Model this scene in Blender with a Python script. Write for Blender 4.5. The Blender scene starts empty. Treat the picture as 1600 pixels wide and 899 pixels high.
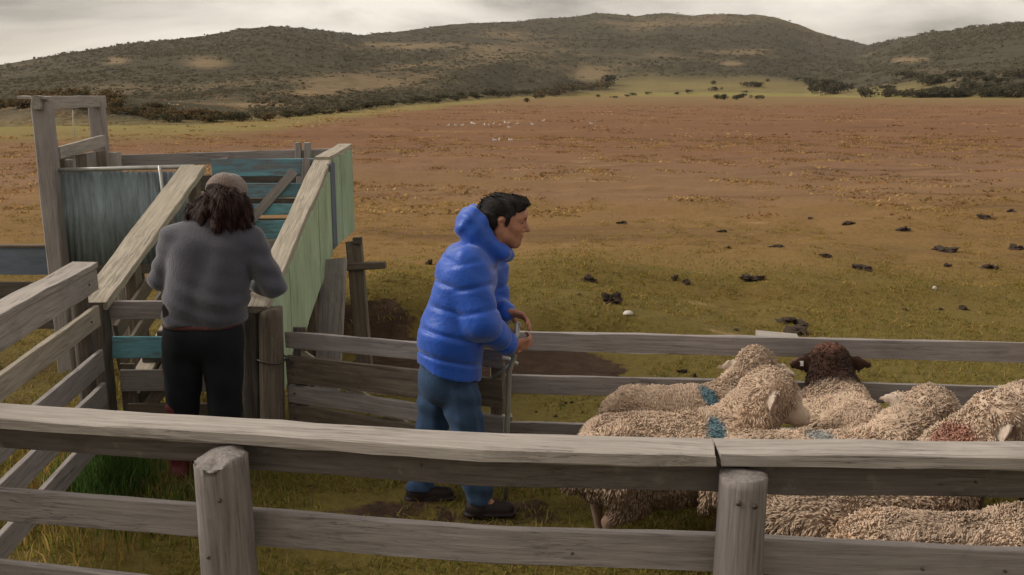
import bpy, bmesh, math, random
import numpy as np
from mathutils import Vector, Matrix
R = math.radians
random.seed(7); rng = np.random.default_rng(7)
SC = bpy.context.scene
COL = SC.collection

# ------------------------------------------------------------------ camera, sky, sun, exposure
CAM_H = 2.2
PITCH = math.atan((449.5-145)/1500.0)
cam = bpy.data.cameras.new('camera'); cam.lens = 33.75; cam.sensor_width = 36.0
cam.clip_start = 0.05; cam.clip_end = 9000
co = bpy.data.objects.new('camera', cam); COL.objects.link(co)
co.location = (0, 0, CAM_H); co.rotation_euler = (math.pi/2-PITCH, 0, 0)
SC.camera = co

SUN_EL, SUN_AZ = R(36), R(-84)          # azimuth from +Y towards +X
sd = bpy.data.lights.new('sun', 'SUN'); sd.energy = 1.5; sd.angle = R(34); sd.color = (1.0, 0.93, 0.84)
so = bpy.data.objects.new('sun', sd); COL.objects.link(so)
sdir = Vector((math.sin(SUN_AZ)*math.cos(SUN_EL), math.cos(SUN_AZ)*math.cos(SUN_EL), math.sin(SUN_EL)))
so.rotation_euler = (-sdir).to_track_quat('-Z', 'Y').to_euler(); so.location = sdir*50

SC.view_settings.view_transform = 'Standard'; SC.view_settings.look = 'None'
SC.view_settings.exposure = 1.18; SC.view_settings.gamma = 1.0

def world():
    w = bpy.data.worlds.new('World'); SC.world = w; w.use_nodes = True
    nt = w.node_tree; nt.nodes.clear(); N = nt.nodes.new; L = nt.links.new
    out = N('ShaderNodeOutputWorld'); bg = N('ShaderNodeBackground'); bg.inputs[1].default_value = 0.06
    sky = N('ShaderNodeTexSky'); sky.sky_type = 'NISHITA'; sky.sun_disc = False
    sky.sun_elevation = SUN_EL; sky.sun_rotation = SUN_AZ
    tc = N('ShaderNodeTexCoord'); mp = N('ShaderNodeMapping'); mp.inputs['Scale'].default_value = (1.0, 1.0, 3.6)
    mp.inputs['Location'].default_value = (0.8, 1.7, 0.6)
    n1 = N('ShaderNodeTexNoise'); n1.inputs['Scale'].default_value = 2.6; n1.inputs['Detail'].default_value = 7; n1.inputs['Roughness'].default_value = 0.55
    n1.inputs['Distortion'].default_value = 0.4
    cr = N('ShaderNodeValToRGB'); e = cr.color_ramp.elements
    e[0].position = 0.37; e[0].color = (2.6, 2.38, 2.1, 1)
    e[1].position = 0.60; e[1].color = (7.3, 6.75, 5.95, 1)
    m = e.new(0.46); m.color = (4.9, 4.4, 3.85, 1)
    mix = N('ShaderNodeMix'); mix.data_type = 'RGBA'; mix.inputs[0].default_value = 0.93
    L(tc.outputs['Generated'], mp.inputs[0]); L(mp.outputs[0], n1.inputs[0]); L(n1.outputs[0], cr.inputs[0])
    L(sky.outputs[0], mix.inputs[6]); L(cr.outputs[0], mix.inputs[7]); L(mix.outputs[2], bg.inputs[0]); L(bg.outputs[0], out.inputs[0])
world()

# ------------------------------------------------------------------ small helpers
CP, SP = math.cos(PITCH), math.sin(PITCH)
def ray(px, py):
    xn = (px-800)/1500.0; yn = (449.5-py)/1500.0
    return xn, CP+yn*SP, -SP+yn*CP
def at(px, py, Y):                       # survey: the point seen at that pixel, Y metres out
    d = ray(px, py); s = Y/d[1]
    return Vector((d[0]*s, Y, CAM_H+d[2]*s))
def atz(px, py, z):
    d = ray(px, py); s = (z-CAM_H)/d[2]
    return Vector((d[0]*s, d[1]*s, z))

def prop(o, label=None, cat=None, group=None, kind=None):
    if label: o['label'] = label
    if cat: o['category'] = cat
    if group: o['group'] = group
    if kind: o['kind'] = kind
    return o
def empty(name, loc, label, cat, group=None, rz=0):
    o = bpy.data.objects.new(name, None); COL.objects.link(o); o.location = loc; o.rotation_euler = (0, 0, rz)
    o.empty_display_size = 0.1
    return prop(o, label, cat, group)
def link(name, me, parent=None, mw=None):
    o = bpy.data.objects.new(name, me); COL.objects.link(o)
    if parent is not None:
        o.parent = parent
        pm = Matrix.LocRotScale(parent.location, parent.rotation_euler, parent.scale)
        if parent.parent is not None:
            pp = parent.parent; pm = Matrix.LocRotScale(pp.location, pp.rotation_euler, pp.scale) @ pm
        o.matrix_parent_inverse = Matrix.Identity(4)
        m = pm.inverted() @ (mw if mw is not None else Matrix.Identity(4))
    else: m = mw if mw is not None else Matrix.Identity(4)
    o.location, rot, o.scale = m.decompose(); o.rotation_euler = rot.to_euler()
    return o
def mesh_np(name, V, F, mat=None, smooth=True, cols=None, attr='col'):
    """V (n,3), F (m,k) array of equal-sized faces, or list of such arrays"""
    me = bpy.data.meshes.new(name)
    V = np.asarray(V, dtype=np.float32)
    Fs = F if isinstance(F, list) else [F]
    Fs = [np.asarray(f, dtype=np.int32) for f in Fs if len(f)]
    nl = sum(f.size for f in Fs); npoly = sum(len(f) for f in Fs)
    me.vertices.add(len(V)); me.vertices.foreach_set('co', V.ravel())
    me.loops.add(nl); me.polygons.add(npoly)
    me.loops.foreach_set('vertex_index', np.concatenate([f.ravel() for f in Fs]))
    tot = np.concatenate([np.full(len(f), f.shape[1], dtype=np.int32) for f in Fs])
    st = np.zeros(npoly, dtype=np.int32); st[1:] = np.cumsum(tot)[:-1]
    me.polygons.foreach_set('loop_start', st); me.polygons.foreach_set('loop_total', tot)
    me.polygons.foreach_set('use_smooth', np.full(npoly, smooth, dtype=bool))
    if cols is not None:
        a = me.color_attributes.new(attr, 'FLOAT_COLOR', 'POINT')
        c = np.ones((len(V), 4), dtype=np.float32); c[:, :cols.shape[1]] = cols
        a.data.foreach_set('color', c.ravel())
    me.update(calc_edges=True); me.validate(verbose=False)
    if mat: me.materials.append(mat)
    return me

# numpy value noise
_T = rng.random((256, 256)).astype(np.float32)
def vn2(x, y):
    x = np.asarray(x, dtype=np.float64); y = np.asarray(y, dtype=np.float64)
    xi = np.floor(x).astype(int); yi = np.floor(y).astype(int); fx = x-xi; fy = y-yi
    fx = fx*fx*(3-2*fx); fy = fy*fy*(3-2*fy)
    a = _T[xi & 255, yi & 255]; b = _T[(xi+1) & 255, yi & 255]; c = _T[xi & 255, (yi+1) & 255]; d = _T[(xi+1) & 255, (yi+1) & 255]
    return (a*(1-fx)+b*fx)*(1-fy)+(c*(1-fx)+d*fx)*fy-0.5
def fbm2(x, y, o=4, g=0.5):
    s = 0; a = 1.0
    for i in range(o):
        s = s+a*vn2(x*2**i+17.3*i, y*2**i+5.1*i); a *= g
    return s
def vn3(x, y, z):
    return (vn2(x+31.7*np.floor(z), y+11.3*np.floor(z))*(1-(z-np.floor(z)))+vn2(x+31.7*(np.floor(z)+1), y+11.3*(np.floor(z)+1))*(z-np.floor(z)))
def sst(a, b, x):
    t = np.clip((x-a)/(b-a), 0, 1); return t*t*(3-2*t)

# ------------------------------------------------------------------ materials
def newmat(name):
    m = bpy.data.materials.new(name); m.use_nodes = True
    nt = m.node_tree; nt.nodes.clear()
    out = nt.nodes.new('ShaderNodeOutputMaterial'); b = nt.nodes.new('ShaderNodeBsdfPrincipled')
    nt.links.new(b.outputs[0], out.inputs[0]); b.inputs['Specular IOR Level'].default_value = 0.25
    return m, nt, b
def ramp(nt, stops, src):
    r = nt.nodes.new('ShaderNodeValToRGB'); e = r.color_ramp.elements
    while len(e) < len(stops): e.new(0.5)
    for el, (p, c) in zip(e, stops):
        el.position = p; el.color = (*c, 1) if len(c) == 3 else c
    nt.links.new(src, r.inputs[0]); return r.outputs[0]
def noise(nt, vec, scale, detail=4, rough=0.5, dist=0.0):
    n = nt.nodes.new('ShaderNodeTexNoise'); n.inputs['Scale'].default_value = scale; n.inputs['Detail'].default_value = detail
    n.inputs['Roughness'].default_value = rough; n.inputs['Distortion'].default_value = dist
    nt.links.new(vec, n.inputs['Vector']); return n.outputs['Fac']
def mapping(nt, vec, scale=(1, 1, 1), loc=(0, 0, 0)):
    m = nt.nodes.new('ShaderNodeMapping'); m.inputs['Scale'].default_value = scale; m.inputs['Location'].default_value = loc
    nt.links.new(vec, m.inputs[0]); return m.outputs[0]
def mixc(nt, fac, a, b, mode='MIX'):
    m = nt.nodes.new('ShaderNodeMix'); m.data_type = 'RGBA'; m.blend_type = mode
    for s, i in ((fac, 0), (a, 6), (b, 7)):
        if isinstance(s, (int, float)): m.inputs[i].default_value = s
        elif isinstance(s, tuple): m.inputs[i].default_value = (*s, 1)
        else: nt.links.new(s, m.inputs[i])
    return m.outputs[2]
def math_(nt, op, a, b=0.0, clamp=False):
    m = nt.nodes.new('ShaderNodeMath'); m.operation = op; m.use_clamp = clamp
    for s, i in ((a, 0), (b, 1)):
        if isinstance(s, (int, float)): m.inputs[i].default_value = s
        else: nt.links.new(s, m.inputs[i])
    return m.outputs[0]
def bump(nt, b, h, strength, dist=0.01):
    n = nt.nodes.new('ShaderNodeBump'); n.inputs['Strength'].default_value = strength; n.inputs['Distance'].default_value = dist
    nt.links.new(h, n.inputs['Height']); nt.links.new(n.outputs[0], b.inputs['Normal'])
def objvec(nt, rnd=True):
    tc = nt.nodes.new('ShaderNodeTexCoord')
    if not rnd: return tc.outputs['Object']
    oi = nt.nodes.new('ShaderNodeObjectInfo'); v = nt.nodes.new('ShaderNodeVectorMath'); v.operation = 'ADD'
    s = math_(nt, 'MULTIPLY', oi.outputs['Random'], 40.0)
    cx = nt.nodes.new('ShaderNodeCombineXYZ')
    for i in range(3): nt.links.new(s, cx.inputs[i])
    nt.links.new(tc.outputs['Object'], v.inputs[0]); nt.links.new(cx.outputs[0], v.inputs[1])
    return v.outputs[0]

def wood(name, dark, mid, light, paint=None, wear=0.5, rough=0.85):
    m, nt, b = newmat(name)
    v = objvec(nt)
    g = noise(nt, mapping(nt, v, (1.1, 22, 22)), 3.0, 6, 0.65, 0.6)
    g2 = noise(nt, mapping(nt, v, (2.0, 70, 70)), 3.0, 3, 0.6)
    blot = noise(nt, mapping(nt, v, (1, 2.2, 2.2)), 2.6, 5, 0.62, 0.3)
    c = ramp(nt, [(0.30, dark), (0.47, mid), (0.68, light)], g)
    c = mixc(nt, ramp(nt, [(0.35, (0, 0, 0)), (0.75, (0.75, 0.75, 0.75))], blot), c, mid)
    stain = ramp(nt, [(0.56, (0, 0, 0)), (0.74, (1, 1, 1))], noise(nt, mapping(nt, v, (1, 1.8, 1.8), (3, 7, 1)), 3.4, 6, 0.7, 0.5))
    c = mixc(nt, math_(nt, 'MULTIPLY', stain, 0.55), c, dark)
    lich = ramp(nt, [(0.60, (0, 0, 0)), (0.70, (1, 1, 1))], noise(nt, v, 9.0, 7, 0.72))
    c = mixc(nt, math_(nt, 'MULTIPLY', lich, 0.32), c, (0.30, 0.31, 0.25))
    if paint:
        wv = noise(nt, mapping(nt, v, (1.2, 6, 6), (9, 2, 4)), 3.0, 7, 0.7, 0.4)
        f = ramp(nt, [(wear-0.10, (1, 1, 1)), (wear+0.12, (0, 0, 0))], wv)
        pv = noise(nt, mapping(nt, v, (0.7, 3, 3), (1, 5, 3)), 2.0, 4, 0.6)
        pc = mixc(nt, ramp(nt, [(0.3, (0, 0, 0)), (0.7, (1, 1, 1))], pv), paint, tuple(min(1, x*1.35+0.03) for x in paint))
        c = mixc(nt, f, c, pc)
    # cracks along the grain
    ck = noise(nt, mapping(nt, v, (0.6, 26, 26), (5, 1, 8)), 2.2, 4, 0.55, 0.3)
    crack = ramp(nt, [(0.486, (0, 0, 0)), (0.5, (1, 1, 1)), (0.514, (0, 0, 0))], ck)
    crack = math_(nt, 'MULTIPLY', crack, ramp(nt, [(0.5, (0, 0, 0)), (0.62, (1, 1, 1))], noise(nt, v, 2.3, 3)))
    c = mixc(nt, math_(nt, 'MULTIPLY', crack, 0.75), c, (0.03, 0.025, 0.02))
    nt.links.new(c, b.inputs['Base Color']); b.inputs['Roughness'].default_value = rough
    h = math_(nt, 'ADD', math_(nt, 'MULTIPLY', g, 0.5), math_(nt, 'MULTIPLY', g2, 0.35))
    h = math_(nt, 'SUBTRACT', h, math_(nt, 'MULTIPLY', crack, 0.8))
    bump(nt, b, h, 0.55, 0.008)
    return m
W_CAP = wood('weathered_cap_wood', (0.16, 0.138, 0.12), (0.30, 0.268, 0.238), (0.42, 0.38, 0.342))
W_GREY = wood('weathered_grey_wood', (0.145, 0.126, 0.117), (0.245, 0.219, 0.206), (0.335, 0.305, 0.288))
W_SHADED = wood('shaded_grey_wood', (0.075, 0.063, 0.056), (0.125, 0.108, 0.098), (0.18, 0.158, 0.146))  # grey wood with the cap overhang's shade painted in, for the upper rails
W_POST = wood('weathered_post_wood', (0.09, 0.077, 0.071), (0.178, 0.156, 0.145), (0.26, 0.235, 0.222))
W_DARK = wood('old_dark_timber', (0.035, 0.03, 0.026), (0.085, 0.072, 0.06), (0.15, 0.13, 0.11))
W_BROWN = wood('brown_weathered_timber', (0.06, 0.047, 0.036), (0.13, 0.105, 0.08), (0.21, 0.175, 0.135))
W_RAIL = wood('bare_pale_plank', (0.15, 0.125, 0.095), (0.31, 0.27, 0.21), (0.45, 0.40, 0.33))
W_BLUE = wood('blue_painted_board', (0.08, 0.075, 0.07), (0.13, 0.12, 0.115), (0.19, 0.18, 0.17), (0.14, 0.34, 0.40), 0.55)
W_BLUEWORN = wood('worn_blue_board', (0.07, 0.075, 0.08), (0.13, 0.14, 0.145), (0.19, 0.20, 0.21), (0.10, 0.235, 0.29), 0.46)
W_GREEN = wood('green_painted_sheet', (0.18, 0.20, 0.14), (0.29, 0.33, 0.215), (0.36, 0.40, 0.27), (0.28, 0.365, 0.235), 0.56)
W_GREEN2 = wood('pale_green_sheet', (0.18, 0.21, 0.165), (0.29, 0.335, 0.25), (0.36, 0.40, 0.31), (0.25, 0.36, 0.25), 0.52)
W_SLATE = wood('slate_blue_strip', (0.05, 0.06, 0.075), (0.10, 0.12, 0.145), (0.15, 0.17, 0.20), (0.10, 0.125, 0.16), 0.55)
W_SHEET = wood('blue_grey_sheet', (0.075, 0.09, 0.095), (0.13, 0.155, 0.165), (0.20, 0.225, 0.235), (0.15, 0.19, 0.205), 0.52, 0.6)

def plain(name, col, rough=0.7, metal=0.0, var=0.25, scale=12.0, bs=0.0, spec=0.25):
    m, nt, b = newmat(name); v = objvec(nt)
    n = noise(nt, v, scale, 5, 0.6)
    c = mixc(nt, ramp(nt, [(0.3, (0, 0, 0)), (0.7, (1, 1, 1))], n), tuple(x*(1-var) for x in col), tuple(min(1, x*(1+var)) for x in col))
    nt.links.new(c, b.inputs['Base Color']); b.inputs['Roughness'].default_value = rough; b.inputs['Metallic'].default_value = metal
    b.inputs['Specular IOR Level'].default_value = spec
    if bs: bump(nt, b, noise(nt, v, scale*4, 4, 0.6), bs, 0.01)
    return m
M_METAL = plain('galvanised_metal', (0.42, 0.42, 0.40), 0.45, 0.6, 0.2, 9)
M_WIRE = plain('rusty_wire', (0.10, 0.085, 0.075), 0.6, 0.5)
M_CORD = plain('pale_cord', (0.5, 0.48, 0.42), 0.9)
def attrmat(name, rough=0.9, bs=0.0, scale=60.0, var=0.3, sheen=0.0, spec=0.15, up=0.0, trans=0.0):
    m, nt, b = newmat(name)
    a = nt.nodes.new('ShaderNodeVertexColor'); a.layer_name = 'col'
    v = objvec(nt)
    n = noise(nt, v, scale, 4, 0.65)
    g = ramp(nt, [(0.3, (1-var,)*3), (0.7, (1+var,)*3)], n)
    c = mixc(nt, 1.0, a.outputs[0], g, 'MULTIPLY')
    nt.links.new(c, b.inputs['Base Color']); b.inputs['Roughness'].default_value = rough
    b.inputs['Specular IOR Level'].default_value = spec
    if sheen: b.inputs['Sheen Weight'].default_value = sheen
    if up:
        ge = nt.nodes.new('ShaderNodeNewGeometry'); vm = nt.nodes.new('ShaderNodeVectorMath'); vm.operation = 'MULTIPLY_ADD'
        nt.links.new(ge.outputs['Normal'], vm.inputs[0]); vm.inputs[1].default_value = (1-up,)*3; vm.inputs[2].default_value = (0, 0, up)
        vn = nt.nodes.new('ShaderNodeVectorMath'); vn.operation = 'NORMALIZE'; nt.links.new(vm.outputs[0], vn.inputs[0]); nt.links.new(vn.outputs[0], b.inputs['Normal'])
        # thin leaves let light through
        tr = nt.nodes.new('ShaderNodeBsdfTranslucent'); nt.links.new(c, tr.inputs['Color']); nt.links.new(vn.outputs[0], tr.inputs['Normal'])
        ms = nt.nodes.new('ShaderNodeMixShader'); ms.inputs[0].default_value = 0.58; nt.links.new(b.outputs[0], ms.inputs[1]); nt.links.new(tr.outputs[0], ms.inputs[2])
        out = [n for n in nt.nodes if n.type == 'OUTPUT_MATERIAL'][0]; nt.links.new(ms.outputs[0], out.inputs['Surface'])
    if bs: bump(nt, b, n, bs, 0.01)
    if trans:
        tr = nt.nodes.new('ShaderNodeBsdfTranslucent'); nt.links.new(c, tr.inputs['Color'])
        ms = nt.nodes.new('ShaderNodeMixShader'); ms.inputs[0].default_value = trans; nt.links.new(b.outputs[0], ms.inputs[1]); nt.links.new(tr.outputs[0], ms.inputs[2])
        out = [k for k in nt.nodes if k.type == 'OUTPUT_MATERIAL'][0]; nt.links.new(ms.outputs[0], out.inputs['Surface'])
    return m
M_GRASS = attrmat('grass_blades', 0.85, 0, 3.0, 0.15, 0, 0.05, 0, 0.5)
M_WOOL = attrmat('sheep_wool', 0.95, 0.3, 55.0, 0.12, 0.2, 0.1, 0, 0.35)
M_LEAF = attrmat('shrub_leaves', 0.9, 0, 2.0, 0.2, 0, 0.05, 0, 0.4)
M_CLOD = plain('dark_peat', (0.055, 0.037, 0.026), 0.95, 0, 0.4, 20, 0.8)
M_STONE = plain('pale_stone', (0.50, 0.47, 0.42), 0.85, 0, 0.2, 14, 0.4)
M_EYE = plain('eye_dark', (0.012, 0.010, 0.009), 0.12, 0, 0.1, 5, 0, 0.6)
M_FEATHER = plain('white_feather', (0.62, 0.59, 0.54), 0.85)
M_HOOF = plain('hoof_horn', (0.03, 0.025, 0.02), 0.6)

# ------------------------------------------------------------------ terrain
def interp(px_tab, az):
    a = np.array([math.atan2(ray(p[0], 145)[0], ray(p[0], 145)[1]) for p in px_tab]); v = np.array([p[1] for p in px_tab], dtype=float)
    return np.interp(az, a, v)
RIDGE = [(-6000,150),(-1500,140),(-800,130),(-400,122),(0,104),(100,86),(200,72),(320,60),(380,50),(430,45),(480,49),(520,53),(560,58),(590,55),(620,53),(700,43),(760,40),(800,37),(880,32),(930,26),(955,26),(990,29),(1040,25),(1075,28),(1120,27),(1190,28),(1230,38),(1280,56),(1350,73),(1400,63),(1450,52),(1480,51),(1520,44),(1570,37),(1650,38),(1800,34),(2200,60),(3000,100),(7000,140)]
RIDGE_R = [(-6000,600),(-400,800),(0,850),(430,1000),(540,1050),(600,1400),(800,1600),(1100,1700),(1330,1900),(1380,1400),(1450,1150),(1600,1000),(2200,900),(7000,700)]
EDGE_Y = [(-6000,200),(-400,200),(0,193),(170,194),(300,194),(430,187),(520,178),(600,169),(700,160),(800,153),(900,150.5),(1000,150.2),(1250,150.2),(1350,152),(1600,153),(2200,156),(7000,165)]
def ridge_el(az):
    y = interp(RIDGE, az); return (145-y)/1500.0*np.cos(az)*0.985
def edge_r(az):
    return np.clip(CAM_H/np.maximum((interp(EDGE_Y, az)-145)/1500.0, 0.0035)*1.0, 40, 620)
def gz(x, y):
    x = np.asarray(x, float); y = np.asarray(y, float)
    r = np.hypot(x, y)+1e-6; az = np.arctan2(x, y)
    near = 1-sst(9, 14, r)
    z = near*(0.05*vn2(x*0.9, y*0.9)+0.035*vn2(x*2.6+9, y*2.6)+0.018*vn2(x*7, y*7+4))
    bank = sst(7.95, 8.45, y+0.35*vn2(x*1.3, y*0.4+3)+0.12*vn2(x*5, y*5))*0.26*sst(-2.2, -1.5, x)*(1-sst(0.6, 2.6, x))
    z = z+bank*(1-sst(9.5, 14, y))
    z = z+0.12*sst(10.0, 10.5, y+0.3*vn2(x*0.7, 2.0))*sst(-1, 0.5, x)*(1-sst(4.2, 5.4, x))*(1-sst(11, 19, y))
    z = z+0.24*np.exp(-(((x+1.15)/0.62)**2+((y-9.0)/0.55)**2))
    mid = sst(9, 14, r)*(1-0.6*sst(150, 400, r))
    z = z+mid*(0.10*vn2(x*0.8, y*0.8)*(1-.5*sst(40, 90, r))+0.10*vn2(x*0.27, y*0.27+7)+0.05*vn2(x*1.9, y*1.9))
    z = z+mid*0.35*vn2(x*0.03+3, y*0.03)*sst(20, 70, r)
    r0 = edge_r(az); R1 = interp(RIDGE_R, az); e1 = ridge_el(az)
    # knoll with scrub, left middle distance
    e0 = -CAM_H/r0
    t = np.clip(np.log(np.maximum(r, 1)/r0)/np.log(R1/r0), 0, 1.6)
    tt = np.clip(t, 0, 1)
    e = e0+(e1-e0)*(tt**0.92)
    fold = (0.0065*fbm2(az*9+2, tt*5.0, 3)+0.0022*fbm2(az*30, tt*14, 3))*np.sin(np.pi*np.clip(tt, 0, 1))**0.8
    e = e+fold
    over = np.clip(t-1, 0, 1)
    hz = CAM_H+r*np.tan(e)
    hz = np.where(t > 1, np.maximum(hz-(r-R1)*0.25, 2.0), hz)
    hz = hz+0.0008*r*fbm2(x*0.02, y*0.02, 3)*sst(0.3, 0.9, t)
    kx = np.exp(-((az-math.atan(-0.42))/0.10)**2)*np.exp(-((np.log(r/92.0))/0.16)**2)*1.7
    w = sst(0.0, 0.02, t)
    return np.where(t > 0, z*(1-w)+hz*w, z)+kx*sst(70, 85, r)

def terrain():
    a_in = np.linspace(R(-34), R(34), 460)
    a_out = np.concatenate([np.linspace(R(-180), R(-34), 60)[:-1], a_in, np.linspace(R(34), R(180), 60)[1:]])
    rr = np.concatenate([[0.15], np.geomspace(0.6, 4200, 500)])
    A, RR = np.meshgrid(a_out, rr)
    X = RR*np.sin(A); Y = RR*np.cos(A); Z = gz(X, Y)
    V = np.stack([X, Y, Z], -1).reshape(-1, 3)
    na = len(a_out); nr = len(rr)
    i = np.arange(nr-1)[:, None]*na+np.arange(na-1)[None, :]
    F = np.stack([i, i+1, i+1+na, i+na], -1)[..., ::-1]
    Am = (A[:-1, :-1]); Rm = RR[:-1, :-1]
    far = Rm > edge_r(Am)*1.02
    def sub(mask):
        f = F[mask]; u, inv = np.unique(f, return_inverse=True)
        return V[u], inv.reshape(f.shape), u
    return sub(~far), sub(far)

def m_ground():
    m, nt, b = newmat('pasture_ground')
    tc = nt.nodes.new('ShaderNodeTexCoord'); v = tc.outputs['Object']
    sep = nt.nodes.new('ShaderNodeSeparateXYZ'); nt.links.new(v, sep.inputs[0])
    big = noise(nt, v, 0.28, 4, 0.6); med = noise(nt, v, 1.6, 6, 0.65); fine = noise(nt, v, 11, 6, 0.7)
    str_ = noise(nt, mapping(nt, v, (0.05, 0.22, 0.2)), 1.0, 7, 0.68, 0.6)
    # distance bands of vegetation
    ly = math_(nt, 'LOGARITHM', math_(nt, 'MAXIMUM', sep.outputs['Y'], 1.0), 10.0)
    ly = math_(nt, 'ADD', ly, math_(nt, 'MULTIPLY', math_(nt, 'SUBTRACT', str_, 0.5), 0.55))
    ly = math_(nt, 'MULTIPLY', ly, 0.4)
    lo = ramp(nt, [(0.0, (0.066, 0.054, 0.012)), (0.345, (0.088, 0.070, 0.017)), (0.405, (0.098, 0.070, 0.019)), (0.44, (0.128, 0.082, 0.025)), (0.50, (0.136, 0.079, 0.029)), (0.565, (0.136, 0.076, 0.039)), (0.66, (0.123, 0.057, 0.029)), (0.86, (0.126, 0.063, 0.030)), (0.98, (0.150, 0.089, 0.035))], ly)
    hi = ramp(nt, [(0.0, (0.140, 0.104, 0.024)), (0.345, (0.145, 0.113, 0.031)), (0.405, (0.165, 0.115, 0.032)), (0.44, (0.217, 0.134, 0.046)), (0.50, (0.233, 0.136, 0.055)), (0.565, (0.225, 0.132, 0.074)), (0.66, (0.195, 0.101, 0.052)), (0.86, (0.192, 0.103, 0.052)), (0.98, (0.202, 0.134, 0.057))], ly)
    lo = mixc(nt, 0.55, lo, hi)
    mm = math_(nt, 'ADD', math_(nt, 'MULTIPLY', str_, 0.55), math_(nt, 'MULTIPLY', med, 0.45))
    c = mixc(nt, ramp(nt, [(0.36, (0, 0, 0)), (0.64, (1, 1, 1))], mm), lo, hi)
    strw = ramp(nt, [(0.56, (0, 0, 0)), (0.70, (1, 1, 1))], noise(nt, mapping(nt, v, (0.035, 0.16, 0.1), (4, 2, 0)), 1.0, 8, 0.72, 0.8))
    c = mixc(nt, math_(nt, 'MULTIPLY', strw, 0.75), c, (0.32, 0.19, 0.078))
    fst = ramp(nt, [(0.60, (0, 0, 0)), (0.68, (1, 1, 1))], noise(nt, mapping(nt, v, (0.22, 0.75, 0.3), (2, 8, 0)), 1.0, 7, 0.75, 0.4))
    c = mixc(nt, math_(nt, 'MULTIPLY', fst, 0.7), c, (0.37, 0.25, 0.125))
    drk = ramp(nt, [(0.54, (0, 0, 0)), (0.68, (1, 1, 1))], noise(nt, mapping(nt, v, (0.06, 0.30, 0.1), (9, 7, 0)), 1.0, 8, 0.74, 0.5))
    c = mixc(nt, math_(nt, 'MULTIPLY', drk, 0.8), c, (0.095, 0.052, 0.027))
    c = mixc(nt, ramp(nt, [(0.30, (0.7, 0.7, 0.7)), (0.5, (0, 0, 0))], fine), c, mixc(nt, 0.5, c, (0.035, 0.026, 0.012)))
    # bare earth
    at_ = nt.nodes.new('ShaderNodeVertexColor'); at_.layer_name = 'col'
    se = nt.nodes.new('ShaderNodeSeparateColor'); nt.links.new(at_.outputs[0], se.inputs[0])
    earth = ramp(nt, [(0.3, (0.032, 0.020, 0.013)), (0.7, (0.085, 0.052, 0.034))], noise(nt, v, 5, 6, 0.7))
    ef = math_(nt, 'ADD', se.outputs[0], math_(nt, 'MULTIPLY', math_(nt, 'SUBTRACT', noise(nt, v, 3.2, 6, 0.7), 0.5), 1.3))
    ef = ramp(nt, [(0.46, (0, 0, 0)), (0.56, (1, 1, 1))], ef)
    c = mixc(nt, ef, c, earth)
    gf = math_(nt, 'MULTIPLY', se.outputs[1], ramp(nt, [(0.3, (0.3, 0.3, 0.3)), (0.6, (1, 1, 1))], str_))
    c = mixc(nt, gf, c, (0.21, 0.185, 0.055))
    # scattered mud and droppings in the pen
    mud = ramp(nt, [(0.60, (0, 0, 0)), (0.70, (0.9, 0.9, 0.9))], noise(nt, v, 2.4, 7, 0.72, 0.5))
    c = mixc(nt, math_(nt, 'MULTIPLY', mud, 0.55), c, (0.075, 0.05, 0.028))
    nt.links.new(c, b.inputs['Base Color']); b.inputs['Roughness'].default_value = 0.95; b.inputs['Specular IOR Level'].default_value = 0.1
    h = math_(nt, 'ADD', fine, math_(nt, 'MULTIPLY', med, 1.4)); bump(nt, b, h, 0.9, 0.05)
    return m
def m_hills():
    m, nt, b = newmat('scrub_hillside')
    tc = nt.nodes.new('ShaderNodeTexCoord'); v = tc.outputs['Object']
    at_ = nt.nodes.new('ShaderNodeVertexColor'); at_.layer_name = 'col'
    se = nt.nodes.new('ShaderNodeSeparateColor'); nt.links.new(at_.outputs[0], se.inputs[0])
    n1 = noise(nt, v, 0.013, 6, 0.66); n2 = noise(nt, v, 0.12, 5, 0.7)
    c = ramp(nt, [(0.3, (0.047, 0.042, 0.026)), (0.5, (0.060, 0.052, 0.033)), (0.7, (0.078, 0.066, 0.042))], n2)
    tan = ramp(nt, [(0.3, (0.15, 0.11, 0.06)), (0.7, (0.23, 0.165, 0.095))], n2)
    f = math_(nt, 'ADD', se.outputs[0], math_(nt, 'MULTIPLY', math_(nt, 'SUBTRACT', n1, 0.5), 1.1))
    c = mixc(nt, ramp(nt, [(0.40, (0, 0, 0)), (0.78, (0.85, 0.85, 0.85))], f), c, tan)
    g = math_(nt, 'MULTIPLY', se.outputs[1], ramp(nt, [(0.3, (0.5, 0.5, 0.5)), (0.6, (1, 1, 1))], n1))
    c = mixc(nt, g, c, (0.19, 0.15, 0.062))
    nt.links.new(c, b.inputs['Base Color']); b.inputs['Roughness'].default_value = 0.95; b.inputs['Specular IOR Level'].default_value = 0.05
    bump(nt, b, n2, 0.8, 3.0)
    return m
def tanmask(x, y):                       # where the hillside is dry grass rather than scrub
    r = np.hypot(x, y); az = np.arctan2(x, y); t = np.log(r/edge_r(az))/np.log(interp(RIDGE_R, az)/edge_r(az))
    k = 0.34+0.55*fbm2(az*7+3, t*4.5, 3)
    pts = [(560,132,60,9,.8),(500,145,60,7,.5),(345,103,45,10,.8),(210,100,20,8,.5),(620,75,90,7,.6),(780,58,60,8,.5),(1150,85,60,5,.5),(1390,100,40,5,.7),(920,118,30,10,.8),(430,165,60,6,.6),(1130,103,20,3,.8)]
    px = 800+np.tan(az)*1500*0.98; py = 145-(gz(x, y)-CAM_H)/r*1500
    for (cx, cy, sx, sy, a) in pts: k = k+a*np.exp(-((px-cx)/sx)**2-((py-cy)/sy)**2)
    return np.clip(k, 0, 1)
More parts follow.
